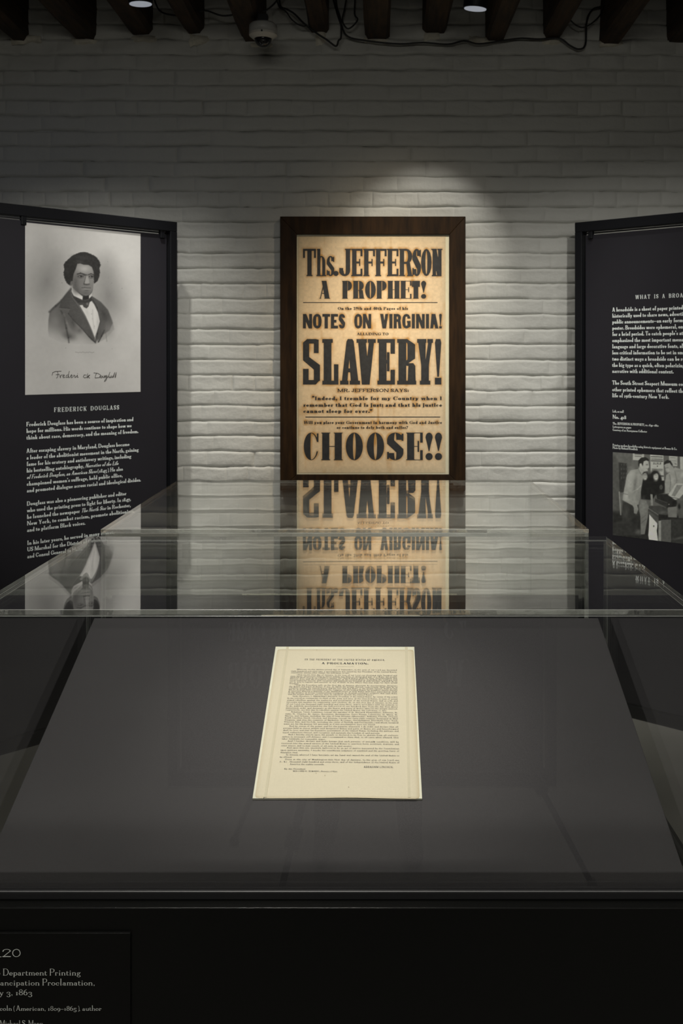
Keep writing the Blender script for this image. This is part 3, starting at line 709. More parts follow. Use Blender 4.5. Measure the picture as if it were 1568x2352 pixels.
# joists: (left px, right px, bottom px) where each meets the brick wall
JO = [(-116, -66, 92), (25, 66, 95), (166, 221, 90), (296, 351, 80), (424, 469, 76), (558, 612, 96), (710, 756, 76), (838, 894, 92), (970, 1026, 77), (1113, 1158, 95), (1248, 1292, 88), (1378, 1422, 103), (1530, 1590, 95), (1668, 1716, 90)]
r2 = random.Random(3)
for l_, r_, b_ in JO:
    x0 = (l_ - CX) * WY / F; x1 = (r_ - CX) * WY / F; z0 = CAMZ - (b_ - CY) * WY / F; mb = MB()
    n = 9; ys = [WY + .05 - k * (WY + 3.5) / n if k > 2 else WY + .05 - k * .28 for k in range(n + 1)]; prof = []
    for k, y in enumerate(ys):
        j = [r2.uniform(-.006, .006) for _ in range(6)]
        prof.append([(x0 + j[0], y, z0 + .022 + j[1]), (x0 + .016 + j[2], y, z0 + j[3] * .5), (x1 - .014 + j[4], y, z0 + j[5] * .5), (x1 + j[1], y, z0 + .02 + j[2]), (x1 + j[3] * .5, y, 3.215), (x0 + j[4] * .5, y, 3.215)])
    vs = [p for pr in prof for p in pr]; fs = [(k * 6 + q, k * 6 + (q + 1) % 6, (k + 1) * 6 + (q + 1) % 6, (k + 1) * 6 + q) for k in range(n) for q in range(6)]
    fs += [(5, 4, 3, 2, 1, 0), tuple(n * 6 + q for q in range(6))]
    mb.add(vs, fs); mb.build('joist', M['wood_dark'], ceiling)
# lumps of pale mortar packed under and beside the joist ends: (px centre, py centre, width px, height px)
for cx_, cy_, w_, h_ in [(992, 83, 40, 22), (1265, 96, 48, 14), (737, 84, 26, 40), (458, 92, 46, 24), (330, 90, 60, 18), (60, 90, 70, 22), (865, 92, 60, 12), (1100, 92, 50, 16), (1405, 100, 56, 14), (195, 96, 60, 14), (600, 104, 60, 14)]:
    mb = MB(); X = (cx_ - CX) * WY / F; Z = CAMZ - (cy_ - CY) * WY / F; hw = w_ * WY / F / 2; hh = h_ * WY / F / 2; vs = []; fs = []
    for j in range(5):
        for i in range(6):
            u = i / 5 * 2 - 1; v = j / 4 * 2 - 1; e = max(0, 1 - max(abs(u), abs(v)) ** 3)
            vs.append((X + u * hw + r2.uniform(-.004, .004), WY + .004 - e * .022 - r2.uniform(0, .004), Z + v * hh * (1 - .25 * u) + r2.uniform(-.003, .003)))
    fs = [(j * 6 + i, j * 6 + i + 1, (j + 1) * 6 + i + 1, (j + 1) * 6 + i) for j in range(4) for i in range(5)]
    mb.add(vs, fs); mb.build('mortar_lump', M['mortar'], wall_back, smooth=True)

# ================================================================== FRAMED BROADSIDE
def wall_plane(Y): return Plane((0, Y, CAMZ), (1, 0, 0), (0, 0, 1))
FRY = WY - .040
PF = wall_plane(FRY)
fa0, fb1 = PF.ray(643, 497); fa1, fb0 = PF.ray(1069, 1127)
ia0, ib1 = PF.ray(681, 538); ia1, ib0 = PF.ray(1032, 1090)
poster = thing('framed_broadside', ((fa0 + fa1) / 2, WY, CAMZ + fb0), 'dark walnut frame holding a tan letterpress broadside on the white brick wall', 'framed poster')
def rail(q0, q1, i0, i1):
    mb = MB(); vs = []
    for d, ins in ((-.038, 0), (0, 0), (-.003, 1), (-.014, 1)):
        for (a, b), (c, e) in ((q0, i0), (q1, i1)):
            if ins: vs.append(PF.at(c, e, d)[:])
            else: vs.append(PF.at(a, b, d)[:])
    # two ends, four rings
    mb.add(vs, [(0, 1, 3, 2), (2, 3, 5, 4), (4, 5, 7, 6), (6, 7, 1, 0), (0, 2, 4, 6), (1, 7, 5, 3)]); return mb
for q0, q1, i0, i1 in (((fa0, fb1), (fa1, fb1), (ia0, ib1), (ia1, ib1)), ((fa1, fb1), (fa1, fb0), (ia1, ib1), (ia1, ib0)), ((fa1, fb0), (fa0, fb0), (ia1, ib0), (ia0, ib0)), ((fa0, fb0), (fa0, fb1), (ia0, ib0), (ia0, ib1))):
    rail(q0, q1, i0, i1).build('frame_rail', M['frame_wood'], poster, bevel=.002)
mb = MB(); pbox(mb, PF, ia0 - .01, ia1 + .01, ib0 - .01, ib1 + .01, -.022, -.016); mb.build('backing_board', M['mat_board'], poster)
PP = wall_plane(FRY + .015); ink = Ink(PP, .0005)
EG = lambda W_, **k: St(W_, **k)
def setline(items, y0, y1, st):       # items: (character, px left, px right); y0 top, y1 baseline
    for ch, xa, xb in items:
        a0, b0 = PP.ray(xa, y1); a1, b1 = PP.ray(xb, y0); ink.box(ch, a0, a1, b0, b1, st)
s1 = St(.162, .075, .03, .045, .075, k=1, mh=.13, bk=.2, xh=.72, n=4, desc=.2, dr=.8, ma=.8)
cx5 = lambda v: 620 + v / 3.336
setline([(c, cx5(a), cx5(b)) for c, a, b in (('T', 252, 352), ('.', 488, 522), ('J', 530, 620), ('E', 622, 708), ('F', 714, 804), ('F', 805, 893), ('E', 895, 984), ('R', 987, 1096), ('S', 1090, 1156), ('O', 1156, 1238), ('N', 1238, 1320))], 571.4, 634.4, s1)
setline([(c, cx5(a), cx5(b)) for c, a, b in (('h', 355, 430), ('s', 434, 492))], 571.4, 634.4, St(.115, .045, .03, .045, .06, xh=.74, n=4))
s2 = St(.27, .03, .025, .035, .09, mh=.14, bk=.24, n=5, dr=.2)
setline([(c, cx5(a), cx5(b)) for c, a, b in (('A', 378, 460), ('P', 552, 628), ('R', 634, 724), ('O', 727, 810), ('P', 814, 893), ('H', 899, 994), ('E', 998, 1084), ('T', 1086, 1148), ('!', 1156, 1196))], 644.9, 686, s2)
s3 = St(.245, .19, 0, 0, 0, k=.85, serif=False, n=3, mh=0, bk=0)
def word_px(txt, xa, xb, y0, y1, st, yb=None):
    a0, b0 = PP.ray(xa, y1); a1, b1 = PP.ray(xb, y0); ink.line(txt, a0, b0, a1 - a0, b1 - b0, st)
s3w = St(.245, .19, 0, 0, 0, .60, k=.85, serif=False, n=3, ls=.05)
word_px('NOTES', 695.5, 792.4, 721, 754.3, s3w); word_px('ON', 813.3, 852.3, 721, 754.3, s3w); word_px('VIRGINIA!', 872.7, 1014.5, 721, 754.3, s3w)
cx6 = cx5
s4 = St(.172, .085, .03, .085, .10, mh=.21, bk=.24, oct=True, k=.62, dr=.66, ma=.69)
setline([(c, cx6(a), cx6(b)) for c, a, b in (('S', 252, 383), ('L', 400, 524), ('A', 536, 690), ('V', 662, 810), ('E', 822, 957), ('R', 973, 1120), ('Y', 1126, 1248), ('!', 1262, 1312))], 778.6, 883.2, s4)
s5 = St(.26, .022, .03, .03, .10, mh=.2, bk=.34, n=8, ls=.05, dr=.2)
setline([(c, cx6(a), cx6(b)) for c, a, b in (('C', 258, 371), ('H', 393, 556), ('O', 580, 711), ('O', 740, 874), ('S', 896, 1022), ('E', 1043, 1170), ('!', 1190, 1246), ('!', 1262, 1318))], 993.5, 1056.8, s5)
word_px('On the 39th and 40th Pages of his', 775.3, 936.8, 705, 711.7, FAT)
word_px('ALLUDING TO', 819.3, 892, 763.9, 770, FAT)
word_px('MR. JEFFERSON SAYS:', 775, 938.6, 892.8, 900.3, EGYP)
word_px('\u201cIndeed, I tremble for my Country when I', 716.5, 1014.8, 910.5, 918.9, FAT)
word_px('remember that God is just; and that his justice', 696.4, 1014.8, 925.8, 934.2, FAT)
word_px('cannot sleep for ever.\u201d', 696.4, 854.7, 939.9, 948.3, FAT)
word_px('Will you place your Government in harmony with God and Justice', 697.3, 1014.8, 966.8, 973.7, FAT)
word_px('or continue to defy both and suffer?', 772.9, 937, 978.5, 984.8, FAT)
for xa, xb, y, th in ((695.8, 1004.6, 695, 1.8), (701, 1010.6, 957.8, 2.0)):
    a0, b0 = PP.ray(xa, y); a1, _ = PP.ray(xb, y); ink.rule(a0, a1, b0, th * WY / F)
pa0, pb1 = PP.ray(684.5, 541.5); pa1, pb0 = PP.ray(1023, 1086)
def paint_poster(A, B, P):
    U = (A - pa0) / (pa1 - pa0); V = (B - pb0) / (pb1 - pb0); br = Brush(A * 1000, B * 1000, 0)
    for q in ink.raw:
        ys = [y for _, y in q]
        if max(ys) - min(ys) > .004: br.poly([(x * 1000, y * 1000) for x, y in q], 1, .85, 11)
    h = np.clip(br.c, 0, 1); bleed = np.clip(h * 1.15, 0, 1)
    n1 = noise2(A * 1000, B * 1000, 9, 1); n2_ = noise2(A * 1000, B * 300, 14, 2); n3 = noise2(A * 1000, B * 120, 22, 5)
    drip = np.clip((n2_ - .62) * 2.6, 0, 1) * np.clip((n3 - .35) * 2, 0, 1)
    base = np.array([.76, .595, .385])[None] * (0.93 + .14 * n1)[:, None]
    edge = np.clip(1 - np.minimum.reduce([U, 1 - U, V * 1.4, (1 - V) * 1.4]) / .045, 0, 1)[:, None]
    base = base * (1 - edge * .45) + np.array([.44, .40, .27])[None] * edge * .45
    st_ = np.clip(bleed * .95 * (.35 + 1.0 * n2_) + drip * .6, 0, 1)[:, None]
    return base * (1 - st_) + np.array([.50, .27, .075])[None] * st_
sheet_grid(PP, pa0, pa1, pb0, pb1, 338, 544, 0, paint_poster, 'paper_sheet', M['paper_attr'], poster)
o = ink.m.build('lettering', M['ink_black'], poster); o['label'] = 'black wood-type and small letterpress words on tan paper'

# ================================================================== DISPLAY PANELS BESIDE THE FRAME
PH = CAMZ + .582
def panel(name, label, P, W, clips, H=PH):
    t = thing(name, P.at(W / 2, 0), label, 'display panel', 'black banner stands')
    for a0, a1 in ((0, .034), (W - .034, W)):
        mb = MB(); pbox(mb, P, a0, a1, 0, H - .042, -.045, 0); mb.build('post', M['black_metal'], t, bevel=.002)
    mb = MB(); pbox(mb, P, 0, W, H - .0418, H, -.045, 0); mb.build('top_bar', M['black_metal'], t, bevel=.002)
    mb = MB(); pbox(mb, P, .0342, W - .0342, .0, .05, -.045, 0); mb.build('bottom_bar', M['black_metal'], t, bevel=.002)
    mb = MB(); pbox(mb, P, .046, W - .046, .055, H - .057, -.017, -.013)
    bn = mb.build('banner', M['banner'], t)
    mb = MB(); mb.tube([P.at(.035, H - .050, -.015)[:], P.at(W - .035, H - .050, -.015)[:]], .0035, 8); mb.build('hanging_rod', M['black_metal'], t, smooth=True)
    for a in clips:
        mb = MB(); pbox(mb, P, a - .010, a + .010, H - .074, H - .040, -.022, -.004); mb.build('clip', M['black_metal'], t, bevel=.0015)
    return t, bn
# left panel
RX, RY = -.86, 4.477; LU = Vector((.7014, .7128, 0)); PW1 = 1.12
PL = Plane(Vector((RX, RY, 0)) - LU * PW1, LU, (0, 0, 1)); PLb = Plane(PL.at(0, 0, -.013), LU, (0, 0, 1))
clipL = [PLb.ray(53, 500)[0], PLb.ray(371, 528)[0]]
tl, bannerL = panel('banner_stand', 'tall black panel with an engraved portrait above white biography text, left of the frame', PL, PW1, clipL)
inkw = Ink(PLb, .0006)
def px_line(I, txt, x0, y0, x1, cap_px, st, justify=False, **k):
    """a printed line that starts at photo point (x0,y0) and ends at column x1; stays level on its panel"""
    a0, b0 = I.p.ray(x0, y0); a1, _ = I.p.ray(x1, y0); _, bc = I.p.ray(x0, y0 - cap_px); I.line(txt, a0, b0, a1 - a0, bc - b0, st, justify=justify, **k)
px_line(inkw, 'FREDERICK DOUGLASS', 124, 946.4, 273, 10.3, TITLE)
T1 = [('Frederick Douglass has been a source of inspiration and', 979.3, 306), ('hope for millions. His words continue to shape how we', 994.4, 302), ('think about race, democracy, and the meaning of freedom.', 1009.7, 317.4),
      ('After escaping slavery in Maryland, Douglass became', 1040.3, 297), ('a leader of the abolitionist movement in the North, gaining', 1055.6, 318), ('fame for his oratory and antislavery writings, including', 1070.5, 301),
      ('his bestselling autobiography, Narrative of the Life', 1085.4, 280.7), ('of Frederick Douglass, an American Slave (1845). He also', 1100.4, 301), ('championed women\u2019s suffrage, held public office,', 1116, 281),
      ('and promoted dialogue across racial and ideological divides.', 1131.2, 323), ('Douglass was also a pioneering publisher and editor', 1161.7, 290), ('who used the printing press to fight for liberty. In 1847,', 1176.8, 300),
      ('he launched the newspaper The North Star in Rochester,', 1192, 307), ('New York, to combat racism, promote abolitionism,', 1207, 309), ('and to platform Black voices.', 1222, 195.6),
      ('In his later years, he served in many offices,', 1252, 262), ('US Marshal for the District of Columbia,', 1267, 246), ('and Consul General to Haiti.', 1282.5, 190)]
for i, (tx, y, xr) in enumerate(T1):
    sp = None
    for it in ('Narrative of the Life', 'of Frederick Douglass, an American Slave', 'The North Star'):
        if it in tx: q = tx.index(it); sp = (q, q + len(it))
    px_line(inkw, tx, 60.3 + i * .12, y, xr, 10.0, BODY, spans=sp, st2=BODYI)
o = inkw.m.build('lettering', M['ink_white'], bannerL); o['label'] = 'white serif biography text'
# portrait print: greys laid on in the coordinates of the printed picture
qa0, qb1 = PLb.ray(57.5, 511); qa1, qb0 = PLb.ray(322.3, 897); qb0 = PLb.ray(59, 907)[1]
def paint_portrait(A, B, P):
    px, py = project(P); X = (px - 100) * 8.253; Y = (py - 560) * 8.253
    b = Brush(X, Y, 166)
    b.blob(60, 700, 330, 560, 104, .75, 1.0, 10); b.blob(1230, 950, 300, 520, 100, .8, .9, -6); b.blob(1150, 600, 200, 300, 128, .5, .9)
    # coat, fading out at the foot
    def coat(x, y): return 84 + 60 * np.clip((y - 1350) / 520, 0, 1) ** 1.3 + 10 * np.sin(x / 90) * np.clip((y - 1100) / 300, 0, 1)
    b.poly([(530, 840), (440, 930), (330, 1080), (170, 1210), (115, 1290), (92, 1450), (85, 1650), (100, 1760), (300, 1860), (620, 1900), (990, 1900), (1180, 1800), (1340, 1620), (1300, 1440), (1220, 1250), (1080, 1100), (910, 990), (880, 1010), (740, 1000)], coat, .95, 10)
    b.blob(60, 1830, 330, 200, 160, .9, .8, 25); b.blob(1400, 1780, 230, 240, 160, .9, .8); b.blob(700, 1990, 620, 150, 162, .95, .7); b.blob(330, 1880, 200, 150, 158, .6, .8)
    b.stroke([(110, 1290), (230, 1180), (340, 1075), (520, 850)], 26, 52, .8, 20)
    b.poly([(520, 930), (500, 1230), (300, 1205), (330, 1080), (480, 900)], 66, .9, 12); b.stroke([(300, 1205), (495, 1225)], 8, 44, .9, 5)
    b.poly([(510, 960), (560, 1000), (700, 1210), (850, 1480), (965, 1780), (990, 1890), (900, 1820), (720, 1600), (560, 1440), (470, 1320), (500, 1230)], 70, .92, 10)
    b.stroke([(470, 1320), (560, 1440), (720, 1600), (860, 1760), (980, 1870)], 14, 42, .75, 9); b.stroke([(540, 1000), (680, 1200), (840, 1470), (960, 1760)], 10, 112, .6, 7)
    b.stroke([(330, 1270), (400, 1400), (430, 1600), (470, 1780), (480, 1870)], 20, 40, .7, 16); b.stroke([(380, 1340), (440, 1500), (510, 1640)], 30, 118, .55, 20); b.blob(480, 1750, 110, 60, 48, .6, .8, 20); b.blob(560, 1500, 60, 170, 58, .6, .8, -10)
    b.blob(230, 1450, 90, 160, 120, .5, .9); b.blob(680, 1640, 60, 60, 62, .5, .8)
    b.poly([(910, 990), (1080, 1100), (1220, 1260), (1310, 1500), (1250, 1640), (1130, 1720), (1020, 1840), (990, 1760), (1070, 1480), (1010, 1200), (900, 1040)], 74, .9, 12)
    b.stroke([(930, 1060), (1010, 1210), (1070, 1470), (1020, 1700), (985, 1860)], 22, 46, .8, 12); b.blob(1150, 1350, 60, 160, 52, .6, .8, -18); b.stroke([(1150, 1640), (1100, 1750), (1040, 1860)], 22, 40, .8, 9); b.stroke([(1190, 1560), (1180, 1700), (1200, 1850)], 10, 96, .6, 8)
    b.blob(1240, 1620, 90, 150, 120, .6, .9)
    # shirt front
    b.poly([(680, 1160), (760, 1150), (900, 1070), (960, 1150), (1030, 1300), (1066, 1470), (1010, 1660), (970, 1770), (900, 1590), (800, 1370)], 186, 1, 8)
    b.stroke([(930, 1250), (930, 1420), (960, 1600)], 16, 150, .6, 14); b.blob(1030, 1480, 30, 140, 150, .5, .8); b.blob(830, 1300, 30, 80, 165, .5, .9, -20)
    for x, y in ((910, 1330), (965, 1560)): b.blob(x, y, 7, 7, 110, .7, .4)
    # neck, collar, stock and bow
    b.poly([(545, 700), (560, 830), (740, 1010), (880, 1000), (930, 880), (940, 740)], 72, 1, 8)
    b.poly([(535, 820), (530, 900), (570, 985), (735, 1060), (745, 1000), (640, 920), (560, 850)], 190, 1, 6); b.poly([(915, 930), (860, 985), (855, 1045), (915, 985)], 182, 1, 6)
    b.poly([(530, 930), (575, 990), (735, 1070), (860, 1050), (915, 1000), (915, 1080), (830, 1130), (690, 1160), (640, 1110), (570, 1030)], 50, 1, 7)
    b.poly([(745, 990), (860, 985), (860, 1050), (740, 1065)], 38, 1, 6); b.stroke([(780, 1080), (860, 1055)], 8, 92, .7, 5)
    b.poly([(660, 1110), (790, 1120), (880, 1090), (850, 1190), (815, 1225), (760, 1200), (740, 1160), (680, 1160)], 64, 1, 7); b.blob(830, 1140, 22, 26, 122, .7, .6)
    # head
    b.poly([(560, 560), (600, 400), (690, 345), (820, 360), (930, 420), (962, 560), (955, 700), (935, 850), (880, 960), (800, 985), (720, 950), (620, 890), (560, 820), (545, 700)], 112, 1, 7)
    b.blob(520, 740, 34, 60, 84, 1, .4); b.blob(530, 745, 14, 36, 110, .6, .6)
    b.blob(770, 470, 150, 90, 160, .85, .8); b.blob(680, 720, 90, 110, 102, .6, .9); b.blob(600, 760, 60, 170, 76, .75, .8); b.blob(640, 880, 90, 60, 76, .7, .9, 35)
    b.blob(820, 870, 90, 40, 120, .6, .9); b.blob(800, 930, 90, 46, 82, .7, .9); b.blob(910, 720, 40, 100, 118, .6, .9)
    b.stroke([(640, 575), (700, 556), (770, 578)], 20, 46, .95, 9); b.stroke([(850, 585), (900, 568), (945, 585)], 16, 46, .95, 8); b.blob(790, 590, 42, 16, 44, .85, .7)
    for x, y, r in ((700, 618, 52), (905, 622, 44)):
        b.blob(x, y, r + 8, 34, 66, .8, .6); b.blob(x, y, r * .72, 13, 128, .9, .4); b.blob(x + 10, y, 17, 15, 26, 1, .35); b.stroke([(x - r, y + 2), (x, y - 16), (x + r, y + 2)], 8, 26, .95, 4); b.stroke([(x - r * .7, y + 24), (x, y + 34), (x + r * .7, y + 22)], 6, 76, .7, 6)
    b.poly([(800, 610), (840, 612), (862, 700), (868, 752), (800, 760), (775, 735)], 146, .8, 12); b.stroke([(800, 620), (775, 720), (760, 755)], 14, 72, .8, 9)
    b.blob(815, 772, 52, 15, 62, .8, .5); b.blob(770, 762, 16, 14, 60, .8, .5); b.blob(862, 762, 14, 12, 66, .8, .5)
    b.stroke([(722, 834), (780, 828), (830, 835), (892, 836)], 8, 44, .9, 5); b.blob(810, 858, 70, 15, 122, .85, .5); b.blob(815, 886, 50, 12, 72, .7, .7)
    # hair
    hr = [(500, 790), (440, 730), (400, 650), (385, 540), (400, 480), (385, 400), (430, 340), (510, 265), (600, 205), (700, 165), (800, 162), (900, 200), (990, 250), (1050, 330), (1072, 400), (1050, 470), (1062, 520), (1045, 640), (1000, 720), (960, 745), (962, 640), (945, 520), (915, 440), (850, 400), (760, 395), (690, 370), (640, 380), (612, 470), (570, 570), (550, 700), (510, 700), (495, 760)]
    b.poly(hr, 38, 1, 9)
    rh = random.Random(5)
    for (xa, ya), (xb, yb) in zip(hr, hr[1:] + hr[:1]):
        n_ = max(2, int(math.hypot(xb - xa, yb - ya) / 7))
        for q in range(n_):
            x = xa + (xb - xa) * q / n_; y = ya + (yb - ya) * q / n_
            if y < 770 and not (540 < x < 955 and y > 350): r = rh.uniform(5, 13); b.blob(x + rh.uniform(-5, 5), y + rh.uniform(-5, 5), r, r * rh.uniform(.6, 1.2), 40, .75, .6)
    b.blob(760, 260, 180, 40, 58, .5, .9, 8); b.blob(700, 345, 90, 24, 66, .6, .8, 10); b.blob(460, 500, 40, 90, 52, .5, .9); b.blob(1010, 420, 30, 90, 54, .5, .9)
    b.c += (noise2(X, Y, 26, 3) - .5) * 10 * np.clip((110 - b.c) / 60, 0, 1)
    # engraver's line and foxing
    for k in range(14): b.blob(610 + k * 26, 2052 + (k * 7 % 5) * 3, 14, 7, 118, .8, .6)
    for x, y, r in ((420, 1975, 7), (1290, 745, 8), (1487, 845, 9), (350, 740, 8), (-290, 1370, 6), (1230, 650, 6), (1215, 340, 6), (-365, -1, 8), (1300, 1990, 6)): b.blob(x, y, r, r, 96, .8, .6)
    b.c += (noise2(X, Y, 60, 8) - .5) * 3 + (noise2(X, Y, 300, 9) - .5) * 9
    L = lin_np(b.c) * 1.65
    return L[:, None] * np.array([1.0, .985, .96])[None]
pr = sheet_grid(PLb, qa0, qa1, qb0, qb1, 300, 420, .0008, paint_portrait, 'portrait_print', M['print_attr'], bannerL)
pr['label'] = 'grey engraved bust of a person with full dark hair, in coat and bow tie'
# signature
sg = Ink(PLb, .0013); k_ = 3.5636
SIG = [[(425, 1505), (430, 1482), (455, 1472), (500, 1470)], [(470, 1474), (474, 1500), (468, 1522), (460, 1526)], [(456, 1500), (484, 1496)], [(488, 1500), (492, 1526), (496, 1506), (508, 1498)], [(512, 1514), (526, 1508), (522, 1498), (512, 1506), (516, 1524), (532, 1520)],
       [(556, 1500), (542, 1504), (540, 1522), (554, 1520), (566, 1470)], [(558, 1498), (560, 1524), (572, 1518)], [(576, 1514), (590, 1506), (584, 1498), (576, 1508), (582, 1524), (596, 1518)], [(596, 1518), (604, 1502), (612, 1506), (611, 1522), (622, 1518)], [(622, 1518), (632, 1502), (632, 1522), (640, 1519)], [(633, 1490), (634, 1492)], 
       [(706, 1502), (688, 1500), (680, 1516), (692, 1526), (708, 1518)], [(716, 1490), (712, 1526), (734, 1500), (718, 1512), (732, 1528)],
       [(766, 1484), (800, 1488), (822, 1502), (812, 1522), (776, 1526), (782, 1500), (790, 1486)], [(826, 1508), (818, 1520), (828, 1526), (836, 1514), (826, 1508)], [(842, 1506), (840, 1522), (850, 1522), (856, 1504), (856, 1524)],
       [(872, 1504), (860, 1510), (864, 1522), (876, 1508), (868, 1544), (852, 1556), (860, 1538), (882, 1518)], [(884, 1518), (898, 1478), (888, 1508), (892, 1524), (900, 1518)], [(904, 1508), (900, 1524), (912, 1520), (914, 1506), (918, 1524)], [(922, 1520), (938, 1480), (930, 1510), (926, 1522)], [(938, 1520), (950, 1480), (946, 1512), (940, 1524)]]
for ln_ in SIG:
    pts = [PLb.ray(x / k_, 440 + y / k_) for x, y in ln_]
    for (a, b), (c, d) in zip(pts[:-1], pts[1:]):
        dx, dy = c - a, d - b; n_ = math.hypot(dx, dy) + 1e-9; w_ = .0011; nx, ny = -dy / n_ * w_, dx / n_ * w_; ex, ey = dx / n_ * w_ * .6, dy / n_ * w_ * .6
        q = [(a - ex + nx, b - ey + ny), (a - ex - nx, b - ey - ny), (c + ex - nx, d + ey - ny), (c + ex + nx, d + ey + ny)]; sg.m.add([sg.p.at(x, y, sg.d) for x, y in q], [(0, 1, 2, 3)])
o = sg.m.build('signature', mat('brown_ink', (.035, .03, .024, 1), .8, noise=(300, .3, (1, 1, 1))), bannerL); o['label'] = 'handwritten signature in dark ink'

# right panel
PR = Plane((.846, 4.4985, 0), (.748, -.664, 0), (0, 0, 1)); PRb = Plane(PR.at(0, 0, -.013), PR.u, (0, 0, 1)); PW2 = 1.12
tr, bannerR = panel('banner_stand', 'tall black panel of white text above a group photograph, right of the frame', PR, PW2, [PRb.ray(1357, 537)[0], .95])
inkr = Ink(PRb, .0006)
def pre_line(txt, pre, x0, y0, x1, cap, st): px_line(inkr, txt, x0, y0, x1, cap, st, prefix=pre)
pre_line('WHAT IS A BROADSIDE?', 'WHAT IS A BRO', 1458.7, 687.2, 1559, 9.3, TITLE)
T2 = [('A broadside is a sheet of paper printed on one side,', 'A broadside is a sheet of paper printed', 716, 1568), ('historically used to share news, advertisements, and', 'historically used to share news, adverti', 729.8, 1568), ('public announcements\u2014an early form of the', 'public announcements\u2014an early form', 743.6, 1568),
      ('poster. Broadsides were ephemeral, only in use', 'poster. Broadsides were ephemeral, on', 757.6, 1568), ('for a brief period. To catch people\u2019s attention, they', 'for a brief period. To catch people\u2019s at', 771.7, 1568), ('emphasized the most important message in bold', 'emphasized the most important mess', 785.9, 1565),
      ('language and large decorative fonts, allowing', 'language and large decorative fonts, al', 800.1, 1568), ('less critical information to be set in small type:', 'less critical information to be set in sm', 814.2, 1568), ('two distinct ways a broadside can be read,', 'two distinct ways a broadside can be r', 828.3, 1567),
      ('the big type as a quick, often polarizing,', 'the big type as a quick, often polarizin', 842.7, 1567), ('narrative with additional context.', None, 856.3, 1546.6), ('The South Street Seaport Museum collects', 'The South Street Seaport Museum co', 883.4, 1568),
      ('other printed ephemera that reflect the', 'other printed ephemera that reflect th', 898.5, 1567), ('life of 19th-century New York.', None, 912.4, 1536)]
for tx, pf, y, xr in T2: pre_line(tx, pf, 1405.8, y, xr, 9.6, BODY)
pre_line('Left, on wall', None, 1406.5, 947.2, 1432, 6, BODY); pre_line('No. 418', None, 1406.8, 961.6, 1437.8, 9.3, BODY)
pre_line('Ths. JEFFERSON A PROPHET!, ca. 1840\u20131860', None, 1406.8, 975, 1512, 5.4, BODY); pre_line('Letterpress on paper', None, 1406.8, 982.3, 1449.5, 5.4, BODY); pre_line('Courtesy of an Anonymous Collector', None, 1406.8, 989.6, 1485.6, 5.4, BODY)
pre_line('Printing modern broadsides using historic equipment at Bowne & Co.', None, 1406.8, 1024.6, 1554.5, 5.4, BODY); pre_line('Photo by Richard Bowditch', None, 1406.8, 1030.6, 1464, 5.4, BODY)
o = inkr.m.build('lettering', M['ink_white'], bannerR); o['label'] = 'white serif explanatory text'
ga0, gb1 = PRb.ray(1407, 1038.5); _, gb0 = PRb.ray(1407.5, 1229); ga1 = ga0 + .40
